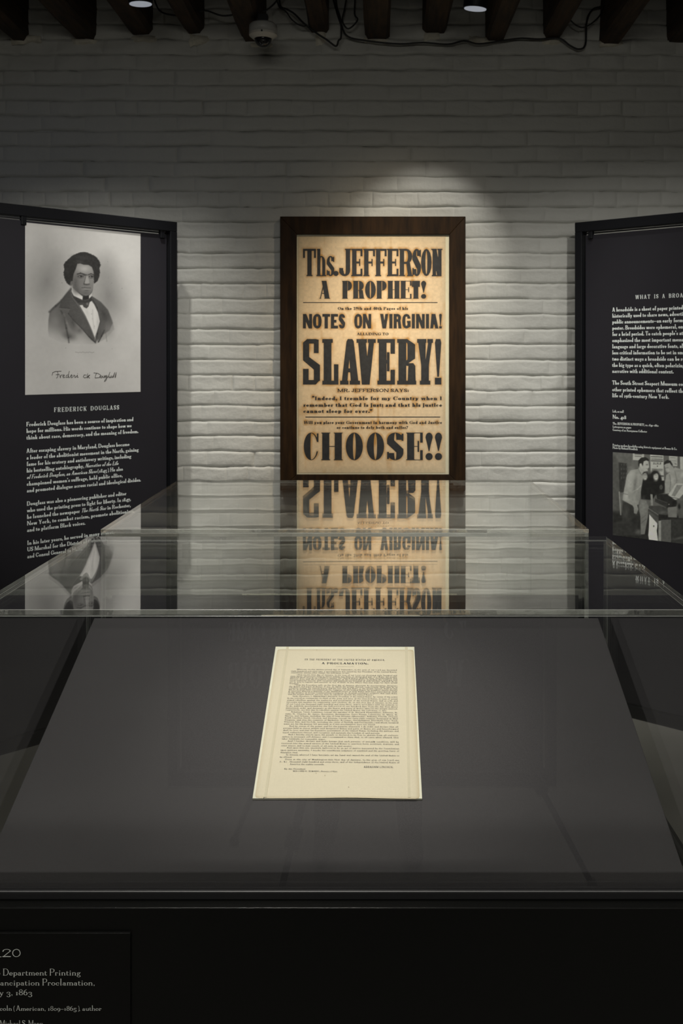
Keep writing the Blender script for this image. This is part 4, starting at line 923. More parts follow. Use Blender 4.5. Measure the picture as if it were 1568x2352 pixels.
def paint_group(A, B, P):
    px, py = project(P); X = (px - 1395) * 9.0636; Y = (py - 1020) * 9.0636
    b = Brush(X, Y, 84)
    b.poly([(90, 150), (230, 380), (270, 1450), (100, 1500)], 70, 1, 20); b.poly([(225, 380), (400, 400), (420, 1000), (250, 1010)], 44, 1, 8)
    for k in range(12): b.blob(290 + (k % 3) * 50, 430 + (k // 3) * 90, 14, 26, 76, .7, .5)
    b.poly([(90, 1400), (1900, 1500), (1900, 2400), (90, 2300)], 34, 1, 40)
    # notices on the wall
    b.poly([(525, 180), (760, 195), (755, 345), (525, 330)], 150, 1, 5); b.poly([(885, 205), (1160, 215), (1172, 760), (900, 740)], 158, 1, 5); b.poly([(1275, 235), (1455, 240), (1450, 460), (1280, 455)], 146, 1, 5); b.poly([(1505, 245), (1760, 255), (1760, 620), (1510, 600)], 152, 1, 5)
    for x0, x1, y, h, v in ((570, 710, 208, 16, 60), (570, 700, 250, 14, 60), (905, 1140, 262, 22, 66), (915, 1140, 310, 26, 96), (910, 1140, 348, 30, 74), (925, 1140, 520, 22, 90), (925, 1140, 548, 18, 96), (1310, 1410, 280, 16, 110), (1320, 1420, 340, 12, 120), (1400, 1430, 410, 18, 80), (1090, 1150, 660, 40, 70)): b.stroke([(x0, y), (x1, y + 8)], h, v, .8, 4)
    for i, cx_ in enumerate((955, 990, 1025, 1060, 1095)):     # five bold capitals
        b.stroke([(cx_, 385), (cx_, 420)], 9, 46, .95, 3); b.stroke([(cx_ - 6, 418), (cx_ + 14, 420)], 8, 46, .9, 3)
        if i in (0, 2, 4): b.stroke([(cx_, 385), (cx_ + 16, 392), (cx_ + 14, 408)], 8, 46, .9, 3)
    b.blob(1035, 462, 12, 16, 50, .9, .4)
    # rail and stick
    b.poly([(228, 990), (255, 990), (285, 1480), (262, 1480)], 122, .9, 6)
    # bending person at the left: trousers, shirt, arm, head
    b.poly([(305, 1170), (640, 1260), (660, 1500), (600, 1900), (330, 1900), (120, 1950), (110, 1640), (300, 1600)], 44, 1, 14); b.blob(380, 1400, 70, 150, 70, .6, .8); b.blob(560, 1600, 60, 140, 30, .8, .8)
    b.poly([(480, 545), (640, 515), (720, 600), (745, 700), (720, 900), (660, 1180), (640, 1260), (520, 1280), (310, 1165), (340, 960), (400, 650)], 130, 1, 8)
    b.blob(460, 760, 70, 240, 152, .8, .7, 10); b.blob(570, 850, 34, 180, 96, .8, .8, 6); b.blob(380, 1100, 70, 90, 156, .7, .7); b.blob(650, 1050, 60, 200, 104, .7, .8, 8); b.stroke([(540, 980), (620, 940), (700, 860)], 12, 168, .6, 12); b.stroke([(330, 1030), (420, 1050)], 10, 70, .8, 5)
    b.poly([(420, 980), (510, 1010), (600, 1230), (640, 1360), (600, 1450), (550, 1440), (545, 1330), (440, 1120)], 128, 1, 7); b.blob(590, 1400, 34, 60, 108, .8, .5)
    b.poly([(640, 520), (660, 440), (760, 450), (790, 560), (760, 600), (700, 610)], 140, 1, 6)
    b.poly([(660, 400), (720, 360), (800, 330), (850, 370), (862, 480), (830, 520), (840, 560), (780, 560), (700, 520)], 152, 1, 6); b.blob(690, 430, 22, 40, 162, .8, .4); b.blob(820, 430, 26, 16, 84, .8, .6); b.blob(815, 512, 20, 8, 104, .6, .6)
    b.poly([(635, 440), (640, 340), (700, 280), (790, 270), (850, 310), (862, 350), (800, 340), (750, 360), (730, 460), (700, 400), (660, 410), (655, 490)], 34, 1, 6)
    b.stroke([(640, 520), (700, 640), (730, 640)], 14, 92, .6, 8)
    # two seated companions in black
    b.poly([(740, 700), (900, 720), (960, 780), (1180, 760), (1190, 900), (1170, 1020), (1000, 1060), (930, 1160), (700, 1150), (690, 1000)], 26, 1, 10)
    b.blob(860, 720, 30, 110, 30, 1, .4); b.blob(775, 675, 50, 82, 140, 1, .3); b.blob(780, 640, 52, 8, 60, .6, .8); b.blob(790, 728, 22, 9, 190, .8, .5); b.stroke([(740, 610), (760, 590), (820, 600), (850, 680), (850, 760)], 22, 40, .9, 10)
    b.blob(985, 660, 112, 120, 26, 1, .25); b.blob(900, 780, 60, 130, 26, 1, .3); b.blob(1080, 760, 50, 110, 26, 1, .3); b.blob(1005, 680, 56, 84, 152, 1, .3); b.blob(985, 640, 40, 8, 80, .6, .8); b.blob(1010, 725, 26, 9, 205, .85, .4); b.blob(975, 600, 70, 26, 30, .9, .4, -20)
    b.blob(1112, 898, 34, 50, 96, .8, .3); b.blob(1112, 898, 22, 36, 54, .7, .4)
    b.poly([(690, 1150), (800, 1180), (850, 1300), (840, 1500), (770, 1880), (690, 1890), (680, 1500), (650, 1300)], 104, 1, 8); b.blob(740, 1300, 50, 160, 122, .7, .8); b.stroke([(700, 1650), (800, 1560)], 14, 66, .6, 10); b.stroke([(690, 1560), (790, 1480)], 12, 70, .5, 9)
    b.poly([(890, 1040), (935, 1050), (945, 1280), (900, 1280)], 122, 1, 6); b.poly([(690, 1880), (780, 1880), (850, 1960), (810, 2010), (690, 1960)], 40, 1, 8); b.blob(640, 1830, 60, 70, 96, .7, .7)
    # person at the right in a pale open shirt
    b.poly([(1220, 640), (1290, 600), (1400, 480), (1520, 520), (1700, 620), (1720, 900), (1400, 1020), (1200, 1030), (1190, 820)], 132, 1, 8); b.blob(1340, 720, 50, 120, 150, .8, .7); b.stroke([(1290, 640), (1310, 800), (1290, 1000)], 14, 88, .7, 10); b.stroke([(1400, 560), (1440, 760), (1400, 900)], 14, 96, .6, 10); b.blob(1560, 640, 40, 60, 168, .6, .7)
    b.poly([(1180, 440), (1230, 400), (1330, 400), (1375, 500), (1380, 640), (1300, 640), (1230, 560)], 136, 1, 7); b.blob(1260, 520, 62, 84, 140, 1, .3, -12); b.stroke([(1205, 500), (1260, 490)], 9, 66, .8, 6); b.blob(1270, 545, 16, 26, 160, .7, .6); b.blob(1275, 590, 24, 8, 84, .7, .6)
    b.poly([(1165, 430), (1180, 370), (1240, 330), (1310, 345), (1350, 420), (1355, 470), (1320, 430), (1290, 390), (1210, 410)], 36, 1, 7)
    # press, bench and the sheet on it
    b.poly([(1420, 820), (1700, 830), (1700, 900), (1490, 1130), (1450, 1120), (1240, 1090)], 158, 1, 5); b.poly([(1440, 850), (1560, 850), (1400, 1090), (1330, 1070)], 104, .8, 8); b.poly([(1240, 1080), (1490, 1130), (1350, 1180), (1235, 1130)], 176, .9, 5); b.stroke([(1245, 1088), (1480, 1140)], 12, 60, .9, 4)
    b.poly([(1010, 1040), (1230, 1040), (1430, 1180), (1420, 1300), (1240, 1330), (1040, 1200)], 34, 1, 8); b.poly([(990, 1130), (1250, 1210), (1230, 1320), (980, 1200)], 46, 1, 8); b.stroke([(1000, 1135), (1230, 1220)], 8, 96, .6, 5); b.blob(1400, 1230, 60, 60, 24, .9, .5); b.blob(1275, 1255, 16, 12, 150, .7, .5)
    b.poly([(860, 1290), (1060, 1280), (1250, 1330), (1250, 1550), (1060, 1560), (840, 1400)], 58, 1, 8); b.blob(1150, 1420, 90, 40, 92, .7, .7); b.poly([(1250, 1320), (1440, 1300), (1440, 1530), (1260, 1520)], 104, 1, 6); b.poly([(1060, 1460), (1250, 1480), (1250, 1550), (1060, 1560)], 30, 1, 6)
    b.poly([(840, 1380), (1060, 1540), (1060, 1680), (1030, 1690), (860, 1460)], 72, 1, 5); b.stroke([(850, 1340), (1050, 1470)], 14, 118, .7, 6)
    b.poly([(865, 1460), (1030, 1650), (1035, 1720), (1020, 1800), (1050, 2020), (860, 2000), (845, 1900), (860, 1700)], 186, 1, 5); b.blob(960, 1708, 14, 18, 40, .9, .5)
    b.poly([(1060, 1600), (1115, 1590), (1115, 2030), (1055, 2025)], 128, 1, 5); b.poly([(1115, 1580), (1320, 1570), (1320, 2070), (1115, 2040)], 78, 1, 6); b.poly([(1330, 1560), (2200, 1560), (2200, 2200), (1330, 2080)], 46, 1, 8); b.blob(1480, 1960, 140, 26, 92, .6, .7, -12)
    b.poly([(1450, 1180), (2200, 1100), (2200, 1560), (1480, 1540)], 76, 1, 10); b.blob(1490, 1300, 30, 60, 22, .9, .5)
    for (x, y, sc) in ((1900, 700, 1.0), (2150, 760, .9)):      # further out, beyond the edge of the view
        b.poly([(x - 120 * sc, y), (x - 60 * sc, y - 90), (x + 80 * sc, y - 90), (x + 130 * sc, y), (x + 120 * sc, y + 500), (x - 120 * sc, y + 500)], 60, 1, 10); b.blob(x, y - 190 * sc, 62 * sc, 84 * sc, 140, 1, .3); b.blob(x, y - 250 * sc, 70 * sc, 46 * sc, 36, 1, .3)
    b.c += (noise2(X, Y, 40, 4) - .5) * 12
    return (lin_np(b.c) * 2.1)[:, None] * np.array([.97, 1, .93])[None]
gp = sheet_grid(PRb, ga0, ga1, gb0, gb1, 250, 210, .0008, paint_group, 'photo_print', M['print_attr'], bannerR)
gp['label'] = 'black and white photograph of people gathered round a printing press'


# ================================================================== DISPLAY CASES
HT = .324; ZT = CAMZ - HT          # underside of nothing: top face of both covers
ZL = CAMZ - .6946                  # plinth ledge
def plate(name, x0, x1, y0, y1, z0, z1, big, parent, top_tilt=(0, 0), wavy=False):
    """acrylic plate; 'big' names the axis across its thickness, whose two faces are the clear ones"""
    mb = MB(); vs = [(x0, y0, z0 + top_tilt[0]), (x1, y0, z0 + top_tilt[0]), (x1, y1, z0 + top_tilt[1]), (x0, y1, z0 + top_tilt[1]),
                     (x0, y0, z1 + top_tilt[0]), (x1, y0, z1 + top_tilt[0]), (x1, y1, z1 + top_tilt[1]), (x0, y1, z1 + top_tilt[1])]
    fs = [(0, 3, 2, 1), (4, 5, 6, 7), (0, 1, 5, 4), (1, 2, 6, 5), (2, 3, 7, 6), (3, 0, 4, 7)]
    clear = {'z': (0, 1), 'y': (2, 4), 'x': (3, 5)}[big]
    for i, f in enumerate(fs): mb.add([vs[k] for k in f], [(0, 1, 2, 3)], 0 if i in clear else 1)
    # weld the shared corners
    me = mb.mesh(name, [M['acrylic_top'] if wavy else M['acrylic'], M['acrylic_edge'], M['acrylic_chamfer']]); bm = bmesh.new(); bm.from_mesh(me); bmesh.ops.remove_doubles(bm, verts=bm.verts, dist=1e-5); bm.to_mesh(me); bm.free()
    o = bpy.data.objects.new(name, me); C.objects.link(o); o.parent = parent; o.matrix_parent_inverse = pinv(parent)
    b = o.modifiers.new('bevel', 'BEVEL'); b.width = .00055; b.segments = 1; b.limit_method = 'ANGLE'; b.material = 2
    return o
def cover(label, x0, x1, y0, y1, tilt):
    th = .007; zb = ZL + .0004
    t = thing('acrylic_cover', ((x0 + x1) / 2, (y0 + y1) / 2, zb), label, 'display cover')
    plate('top_plate', x0, x1, y0, y1, ZT - th, ZT, 'z', t, tilt, True)
    g = .0003; zt = ZT - th - .0002 + min(tilt)
    plate('front_plate', x0, x1, y0, y0 + th, zb, zt, 'y', t); plate('back_plate', x0, x1, y1 - th, y1, zb, zt, 'y', t)
    plate('side_plate', x0, x0 + th, y0 + th + g, y1 - th - g, zb, zt, 'x', t); plate('side_plate', x1 - th, x1, y0 + th + g, y1 - th - g, zb, zt, 'x', t)
    return t
def case(label, x0, x1, y0, y1, deck):
    """x0..y1: outline of the cover that stands on it"""
    t = thing('display_case', ((x0 + x1) / 2, (y0 + y1) / 2, 0), label, 'display case', 'museum display cases')
    m = .0255 - .0; mb = MB(); mb.box(x0 - .02, x1 + .02, y0 - m, y1 + .02, .08, ZL); mb.build('plinth', M['plinth'], t, bevel=.0012, seg=2)
    mb = MB(); mb.box(x0 + .02, x1 - .02, y0 + .03, y1 - .03, 0, .08); mb.build('kickboard', M['plinth'], t)
    r0, r1, zt = .0075, .0008, CAMZ - .6826
    for (a, b, c, d) in ((x0 - r0, x1 + r0, y0 - r0, y0 - r1), (x0 - r0, x1 + r0, y1 + r1, y1 + r0), (x0 - r0, x0 - r1, y0 - r1, y1 + r1), (x1 + r1, x1 + r0, y0 - r1, y1 + r1)):
        mb = MB(); mb.box(a, b, c, d, ZL, zt); mb.build('retaining_rim', M['rim'], t, bevel=.0025, seg=3)
    return t
AX0, AX1, AY0, AY1 = -.528, .4155, 1.345, 1.901
BX0, BX1, BY0, BY1 = -.5315, .4040, 2.004, 2.767
case1 = case('near black display case holding the cream proclamation sheet, caption plaque on its front', AX0, AX1, AY0, AY1, None)
case2 = case('far black display case standing directly behind the near one', BX0, BX1, BY0, BY1, None)
cover('clear acrylic cover over the proclamation on the near case', AX0, AX1, AY0, AY1, (0, -.0010))
cover('clear acrylic cover on the far case, in front of the framed broadside', BX0, BX1, BY0, BY1, (-.0045, .0))
# sloping deck of the near case
TA = math.atan(.3733)
PD = Plane((0, 1.3585, CAMZ - .668), (1, 0, 0), (0, math.cos(TA), math.sin(TA)))
dl = (1.889 - 1.3585) / math.cos(TA); zi = ZL + .0004
mb = MB(); e0 = PD.at(-.513, 0); e1 = PD.at(.398, dl)
prof = [(1.3585, zi), (1.3585, e0.z), (e1.y, e1.z), (e1.y, zi)]
mb.add([(x, y, z) for x in (-.513, .398) for y, z in prof], [(0, 1, 2, 3), (7, 6, 5, 4), (0, 4, 5, 1), (1, 5, 6, 2), (2, 6, 7, 3), (3, 7, 4, 0)])
dk = mb.build('sloping_deck', M['deck'], case1, bevel=.0015)
# deck of the far case slopes the other way
mb = MB(); z1_, z0_ = CAMZ - .459, CAMZ - .672
prof = [(2.022, zi), (2.022, z1_), (2.72, z0_), (2.72, zi)]
mb.add([(x, y, z) for x in (-.515, .388) for y, z in prof], [(0, 1, 2, 3), (7, 6, 5, 4), (0, 4, 5, 1), (1, 5, 6, 2), (2, 6, 7, 3), (3, 7, 4, 0)])
mb.build('sloping_deck', M['deck'], case2, bevel=.0015)
slope = (z0_ - z1_) / (2.72 - 2.022); PB2 = Plane((-.0555, 2.030, z1_ - .008 * .3052), (-1, 0, 0), (0, -1, -slope))
t2 = thing('mounted_sheet', (-.0555, 2.3, CAMZ - .5), 'cream mounted sheet lying on the deck of the far case, seen edge-on', 'document')
mb = MB(); pbox(mb, PB2, -.2085, .2085, -.5, -.0, .0004, .0035); mb.build('mount_board', M['doc_board'], t2)
mb = MB(); pbox(mb, PB2, -.198, .198, -.49, -.012, .0037, .0041); mb.build('paper_sheet', M['doc_board'], t2)

# ------------------------------------------------------------------ the proclamation
doc = thing('proclamation_sheet', PD.at(-.04, .12), 'cream printed proclamation sheet strapped to a white mount on the sloping grey deck', 'document')
def quad_on(P, pts, d0, d1):
    q = [P.ray(*p) for p in pts]; mb = MB(); vs = [P.at(a, b, d)[:] for d in (d0, d1) for a, b in q]
    mb.add(vs, [(0, 1, 2, 3), (7, 6, 5, 4), (0, 4, 5, 1), (1, 5, 6, 2), (2, 6, 7, 3), (3, 7, 4, 0)]); return mb
quad_on(PD, [(633, 1489), (951, 1489.5), (969, 1838.5), (580, 1838)], .0004, .0034).build('mount_board', M['doc_board'], doc)
PS = Plane(PD.at(0, 0, .0036), PD.u, PD.v)
cs = [PS.ray(636.6, 1491.2), PS.ray(949.6, 1492.4), PS.ray(963.8, 1835), PS.ray(584.6, 1833)]
na, nb = 40, 60; vs = []; cols = []
for j in range(nb + 1):
    for i in range(na + 1):
        u = i / na; v = j / nb; ru = .012; uu = u; vv = v
        if j in (0, nb) and i in (0, na): uu = u + (ru * .5 if i == 0 else -ru * .5); vv = v + (.004 if j == 0 else -.004)
        a = (cs[3][0] * (1 - uu) + cs[2][0] * uu) * (1 - vv) + (cs[0][0] * (1 - uu) + cs[1][0] * uu) * vv
        b = (cs[3][1] * (1 - uu) + cs[2][1] * uu) * (1 - vv) + (cs[0][1] * (1 - uu) + cs[1][1] * uu) * vv
        lift = .0016 * max(0, 1 - v / .06) * math.exp(-((u - .58) / .22) ** 2)
        vs.append(PS.at(a, b, lift)[:])
        e = max(0, 1 - (1 - u) / .03) * .5 + max(0, 1 - min(v, 1 - v) / .012) * .4 + max(0, 1 - u / .015) * .3 + .10 * (1 - u) * 0
        base = (.735, .655, .50); br_ = (.50, .38, .20); cols.append([base[k] * (1 - e) + br_[k] * e for k in range(3)] + [1])
n = na + 1; me = bpy.data.meshes.new('paper_sheet'); me.from_pydata(vs, [], [(j * n + i, j * n + i + 1, (j + 1) * n + i + 1, (j + 1) * n + i) for j in range(nb) for i in range(na)])
at = me.color_attributes.new('Col', 'FLOAT_COLOR', 'POINT'); at.data.foreach_set('color', [c for q in cols for c in q]); me.materials.append(M['doc_paper'])
me.polygons.foreach_set('use_smooth', [True] * len(me.polygons))
sheet = bpy.data.objects.new('paper_sheet', me); C.objects.link(sheet); sheet.parent = doc; sheet.matrix_parent_inverse = pinv(doc)
for q in ([(657.5, 1490), (663.2, 1490), (612.4, 1836.5), (606.2, 1836.5)], [(929.5, 1490.4), (936, 1490.4), (942.4, 1837), (936.2, 1837)]):
    quad_on(PD, q, .0040, .0043).build('polyester_strap', M['strap'], doc)
for x_ in (606.3, 940):
    quad_on(PD, [(x_ - .6, 1835.5), (x_ + .9, 1835.5), (x_ + .3, 1838.4), (x_ - 1.2, 1838.4)], .0034, .0037).build('strap_slot', M['ink_black'], doc)
inkd = Ink(PS, .0008); DX = lambda v: 560 + v / 3.5636; DY = lambda v: 1460 + v / 3.5636
DT = [(432, 281, 1250, 'Whereas, on the twenty-second day of September, in the year of our Lord one thousand', 1), (385, 296, 1250, 'eight hundred and sixty-two, a proclamation was issued by the President of the United States,', 1), (385, 308, 862, 'containing, among other things, the following, to wit:', 0),
 (430, 326, 1252, '\u201cThat on the first day of January, in the year of our Lord one thousand eight hundred and', 1), (380, 338, 1252, 'sixty-three, all persons held as slaves within any State or designated part of a State, the people', 1), (378, 349.5, 1252, 'whereof shall then be in rebellion against the United States, shall be then, thenceforward, and', 1),
 (376, 361.5, 1253, 'forever, free; and the Executive government of the United States, including the military and', 1), (375, 373, 1254, 'naval authority thereof, will recognize and maintain the freedom of such persons, and will do no', 1), (374, 385, 1254, 'act or acts to repress such persons, or any of them, in any efforts they may make for their actual', 1), (373, 397, 450, 'freedom.', 0),
 (415, 409.5, 1255, '\u201cThat the Executive will, on the first day of January aforesaid, by proclamation, designate', 1), (370, 421.5, 1255, 'the States and parts of States, if any, in which the people thereof, respectively, shall then be in', 1), (368, 434, 1255, 'rebellion against the United States; and the fact that any State, or the people thereof, shall on that', 1),
 (366, 446.5, 1255, 'day be in good faith represented in the Congress of the United States, by members chosen thereto', 1), (363, 459, 1256, 'at elections wherein a majority of the qualified voters of such States shall have participated, shall,', 1), (361, 472, 1256, 'in the absence of strong countervailing testimony, be deemed conclusive evidence that such State,', 1), (360, 485, 1062, 'and the people thereof, are not then in rebellion against the United States.\u201d', 0),
 (400, 501, 1257, 'Now, therefore, I, ABRAHAM LINCOLN, President of the United States, by virtue of the power', 1), (355, 517, 1257, 'in me vested as commander-in-chief of the army and navy of the United States, in time of actual', 1), (353, 533, 1257, 'armed rebellion against the authority and government of the United States, and as a fit and', 1), (350, 549, 1258, 'necessary war measure for suppressing said rebellion, do, on this first day of January, in the year', 1),
 (348, 565, 1258, 'of our Lord one thousand eight hundred and sixty-three, and in accordance with my purpose so', 1), (345, 581, 1258, 'to do, publicly proclaimed for the full period of one hundred days from the day first above', 1), (343, 597.5, 1258, 'mentioned, order and designate as the States and parts of States wherein the people thereof,', 1), (342, 613, 1165, 'respectively, are this day in rebellion against the United States, the following, to wit:', 0),
 (385, 629.5, 1258, 'Arkansas, Texas, Louisiana, (except the parishes of St. Bernard, Plaquemines, Jefferson, St.', 1), (338, 646, 1259, 'John, St. Charles, St. James, Ascension, Assumption, Terre Bonne, Lafourche, St. Mary, St.', 1), (336, 662, 1260, 'Martin, and Orleans, including the city of New Orleans,) Mississippi, Alabama, Florida, Georgia,', 1), (334, 678.5, 1261, 'South Carolina, North Carolina, and Virginia, (except the forty-eight counties designated as West', 1),
 (332, 695, 1261, 'Virginia, and also the counties of Berkeley, Accomac, Northampton, Elizabeth City, York,', 1), (330, 711.5, 1262, 'Princess Ann, and Norfolk, including the cities of Norfolk and Portsmouth,) and which excepted', 1), (328, 728, 1075, 'parts are for the present left precisely as if this proclamation were not issued.', 0), (370, 746, 1263, 'And by virtue of the power and for the purpose aforesaid, I do order and declare that all', 1),
 (322, 763, 1263, 'persons held as slaves within said designated States and parts of States are and henceforward', 1), (321, 780, 1264, 'shall be free; and that the Executive government of the United States, including the military and', 1), (318, 798, 1113, 'naval authorities thereof, will recognize and maintain the freedom of said persons.', 0), (362, 815.5, 1265, 'And I hereby enjoin upon the people so declared to be free to abstain from all violence,', 1),
 (313, 833, 1265, 'unless in necessary self-defence; and I recommend to them that, in all cases when allowed, they', 1), (311, 851, 668, 'labor faithfully for reasonable wages.', 0), (357, 869, 1266, 'And I further declare and make known that such persons, of suitable condition, will be', 1), (307, 887, 1267, 'received into the armed service of the United States to garrison forts, positions, stations, and', 1), (304, 906, 885, 'other places, and to man vessels of all sorts in said service.', 0),
 (350, 924, 1268, 'And upon this act, sincerely believed to be an act of justice warranted by the Constitution', 1), (300, 943, 1269, 'upon military necessity, I invoke the considerate judgment of mankind and the gracious favor of', 1), (298, 962, 440, 'Almighty God.', 0), (343, 981, 1270, 'In witness whereof I have hereunto set my hand and caused the seal of the United States to', 1), (294, 1000, 392, 'be affixed.', 0),
 (338, 1019, 1270, 'Done at the city of Washington this first day of January, in the year of our Lord one', 1), (290, 1038, 350, '[L. S.]', 0), (375, 1038, 1271, 'thousand eight hundred and sixty-three, and of the Independence of the United States of', 1), (375, 1058, 657, 'America the eighty-seventh.', 0), (330, 1097, 507, 'By the President:', 0), (400, 1115, 797, 'WILLIAM H. SEWARD, Secretary of State.', 0)]
def doc_line(x0, y0, x1, txt, st, cap, **k):
    a0, b0 = PS.ray(DX(x0), DY(y0)); a1, b1 = PS.ray(DX(x1), DY(y0 + (x1 - x0) * .0078)); inkd.line(txt, a0, b0, a1 - a0, cap, st, b1=b1, **k)
for x0, y0, x1, tx, j in DT: doc_line(x0, y0 + .5, x1, tx, DOC, .00235, **(dict(spans=(19, 38), st2=St(.13, .06, .04, .04, .05, .7, .56, .08, 2, sh=.25)) if tx.startswith('WILLIAM') else {}))
doc_line(497, 203, 1155, 'BY THE PRESIDENT OF THE UNITED STATES OF AMERICA.', St(.17, .07, .06, .05, .07, .8, .56, .24, 3, sp=.6), .0040)
doc_line(637, 234, 1017, 'A PROCLAMATION.', DOCB, .0042); doc_line(980, 1083, 1222, 'ABRAHAM LINCOLN.', St(.19, .07, .06, .05, .07, .9, .56, .2, 3, sp=.5), .0033)
a0, b0 = PS.ray(DX(752), DY(254)); a1, _ = PS.ray(DX(900), DY(254)); inkd.rule(a0, a1, b0, .0002)
o = inkd.m.build('lettering', M['ink_grey'], doc); o['label'] = 'small dark letterpress text'
for x_, y_ in ((1065, 872), (857, 1242), (590, 1130), (663, 1148), (596, 121)):
    a, b = PS.ray(DX(x_), DY(y_)); r = .0009 if x_ == 1065 else .0006
    mb = MB(); mb.add([PS.at(a + r * math.cos(k * PI / 4), b + r * .8 * math.sin(k * PI / 4), .0010)[:] for k in range(8)], [tuple(range(8))])
    mb.build('ink_speck', M['ink_grey'] if x_ == 1065 else mat('foxing', (.25, .16, .07, 1), .8, noise=(50, .1, (1, 1, 1))), doc)

# ------------------------------------------------------------------ caption plaque on the near case
FY = AY0 - .0255; PC = Plane((0, FY, CAMZ), (1, 0, 0), (0, 0, 1))
a1, b1 = PC.ray(301, 2139); W3 = .36
mb = MB(); pbox(mb, PC, a1 - W3, a1, b1 - .20, b1, .0, .0045); plq = mb.build('caption_plaque', mat('black_plaque', (.0038, .0038, .0036, 1), .36, spec=.35, noise=(200, .1, (1, 1, 1))), case1, bevel=.0006)
plq['label'] = 'raised black caption plaque with pale serif text'
PCa = Plane(PC.at(0, 0, .0045), (1, 0, 0), (0, 0, 1)); inkc = Ink(PCa, .0003)
def right_line(txt, suffix, x0, y, x1, cap, st):       # x0..x1 is the span of the visible suffix; the line runs on to the left
    A1, B = PCa.ray(x1, y); A0, _ = PCa.ray(x0, y); _, B2 = PCa.ray(x0, y - cap); sc = (A1 - A0) / measure(suffix, st); wd = measure(txt, st) * sc
    inkc.line(txt, A1 - wd, B, wd, B2 - B, st)
right_line('No. 420', '20', 6, 2197.5, 47.5, 29, St(.075, .035, .04, .024, .045, .78, .62, .10, 8, True))
right_line('State Department Printing', 'Department Printing', 7, 2240, 185, 15.5, LIGHT); right_line('of the Emancipation Proclamation,', 'ancipation Proclamation,', 1, 2263, 218, 15.5, LIGHT)
right_line('January 3, 1863', '3, 1863', 15, 2285.5, 74, 15.5, LIGHT); right_line('Abraham Lincoln (American, 1809\u20131865), author', 'coln (American, 1809\u20131865), author', 0, 2321, 233, 12.2, LIGHT)
right_line('Courtesy of Michael S. Mann', 'Michael S. Mann', 0, 2355, 99, 12.2, LIGHT)
o = inkc.m.build('lettering', mat('grey_caption_print', (.80, .83, .78, 1), .6, noise=(200, .1, (1, 1, 1))), plq)

# ================================================================== CEILING FITTINGS
def disc_light(loc, aim, label):
    t = thing('spotlight', loc, label, 'ceiling light', 'small ceiling spotlights'); ax = (Vector(loc) - Vector(aim)).normalized(); ax = (ax + Vector((0, 0, 2.2))).normalized()
    mb = MB(); R_ = .047
    mb.lathe([(R_ - .006, .0), (R_ - .002, -.001), (R_, .003), (R_, .11), (R_ - .01, .125), (.012, .13)], loc, 40, ax); h = mb.build('housing', M['black_metal'], t, smooth=False)
    mb = MB(); mb.lathe([(R_ - .004, -.0035), (R_ - .004, -.0015)], loc, 40, ax); mb.build('lens', M['lens'], t)
    mb = MB(); top = Vector(loc) + ax * .13; mb.tube([top[:], (top.x, top.y, min(top.z + .10, 3.215))], .008, 10); mb.build('stem', M['black_metal'], t, smooth=True)
    mb = MB(); mb.box(top.x - .03, top.x + .03, top.y - .03, top.y + .03, min(top.z + .10, 3.215) - .003, 3.2195); mb.build('mounting_plate', M['black_metal'], t, bevel=.002)
disc_light((-.9315, 4.10, CAMZ + (822 - 8) * 4.10 / F), (-.78, 4.6, 1), 'black ceiling spotlight with round white lens, upper left between the joists')
disc_light((.3775, 4.06, CAMZ + (822 - 19) * 4.06 / F), (-.04, 4.6, 1.4), 'black ceiling spotlight with round white lens, above the right of the framed broadside')
# dome camera hung from a joist
dy_ = 4.36; dx_ = (604 - CX) * dy_ / F; dz = lambda py: CAMZ - (py - CY) * dy_ / F
camth = thing('security_camera', (dx_, dy_, dz(55)), 'white dome security camera with smoked dome under a ceiling joist', 'security camera')
rr = 32 * dy_ / F; k = dy_ / F
mb = MB(); mb.lathe([(.004, dz(54)), (rr * .86, dz(54.5)), (rr * .99, dz(59)), (rr, dz(66)), (rr, dz(76))], (dx_, dy_, 0), 40, caps=True); mb.build('housing', M['white_plastic'], camth, smooth=True)
mb = MB(); mb.lathe([(rr * .995, dz(76.5)), (rr * 1.0, dz(77)), (rr * 1.0, dz(82)), (rr * .70, dz(90)), (rr * .64, dz(90)), (rr * .62, dz(80))], (dx_, dy_, 0), 40, caps=False); mb.build('trim_ring', mat('pale_plastic_ring', (.62, .60, .54, 1), .35, noise=(200, .04, (1, 1, 1))), camth)
mb = MB(); R_ = rr * .63; mb.lathe([(R_ * math.cos(a), dz(88) - R_ * 1.02 * math.sin(a)) for a in [PI / 2 * q / 8 for q in range(8)]] + [(.001, dz(88) - R_ * 1.02)], (dx_, dy_, 0), 40, caps=True); mb.build('smoked_dome', M['dome'], camth, smooth=True)
mb = MB(); mb.lathe([(.004, 0), (.004, .003)], (dx_ + .001, dy_ - rr * 1.0, dz(80)), 12, (0, -1, 0)); mb.build('screw', M['ink_black'], camth)
mb = MB(); mb.box(dx_ - .02, dx_ + .02, dy_ - .02, dy_ + .02, dz(54.2), dz(54.2) + .035); mb.build('mounting_block', M['black_metal'], camth)
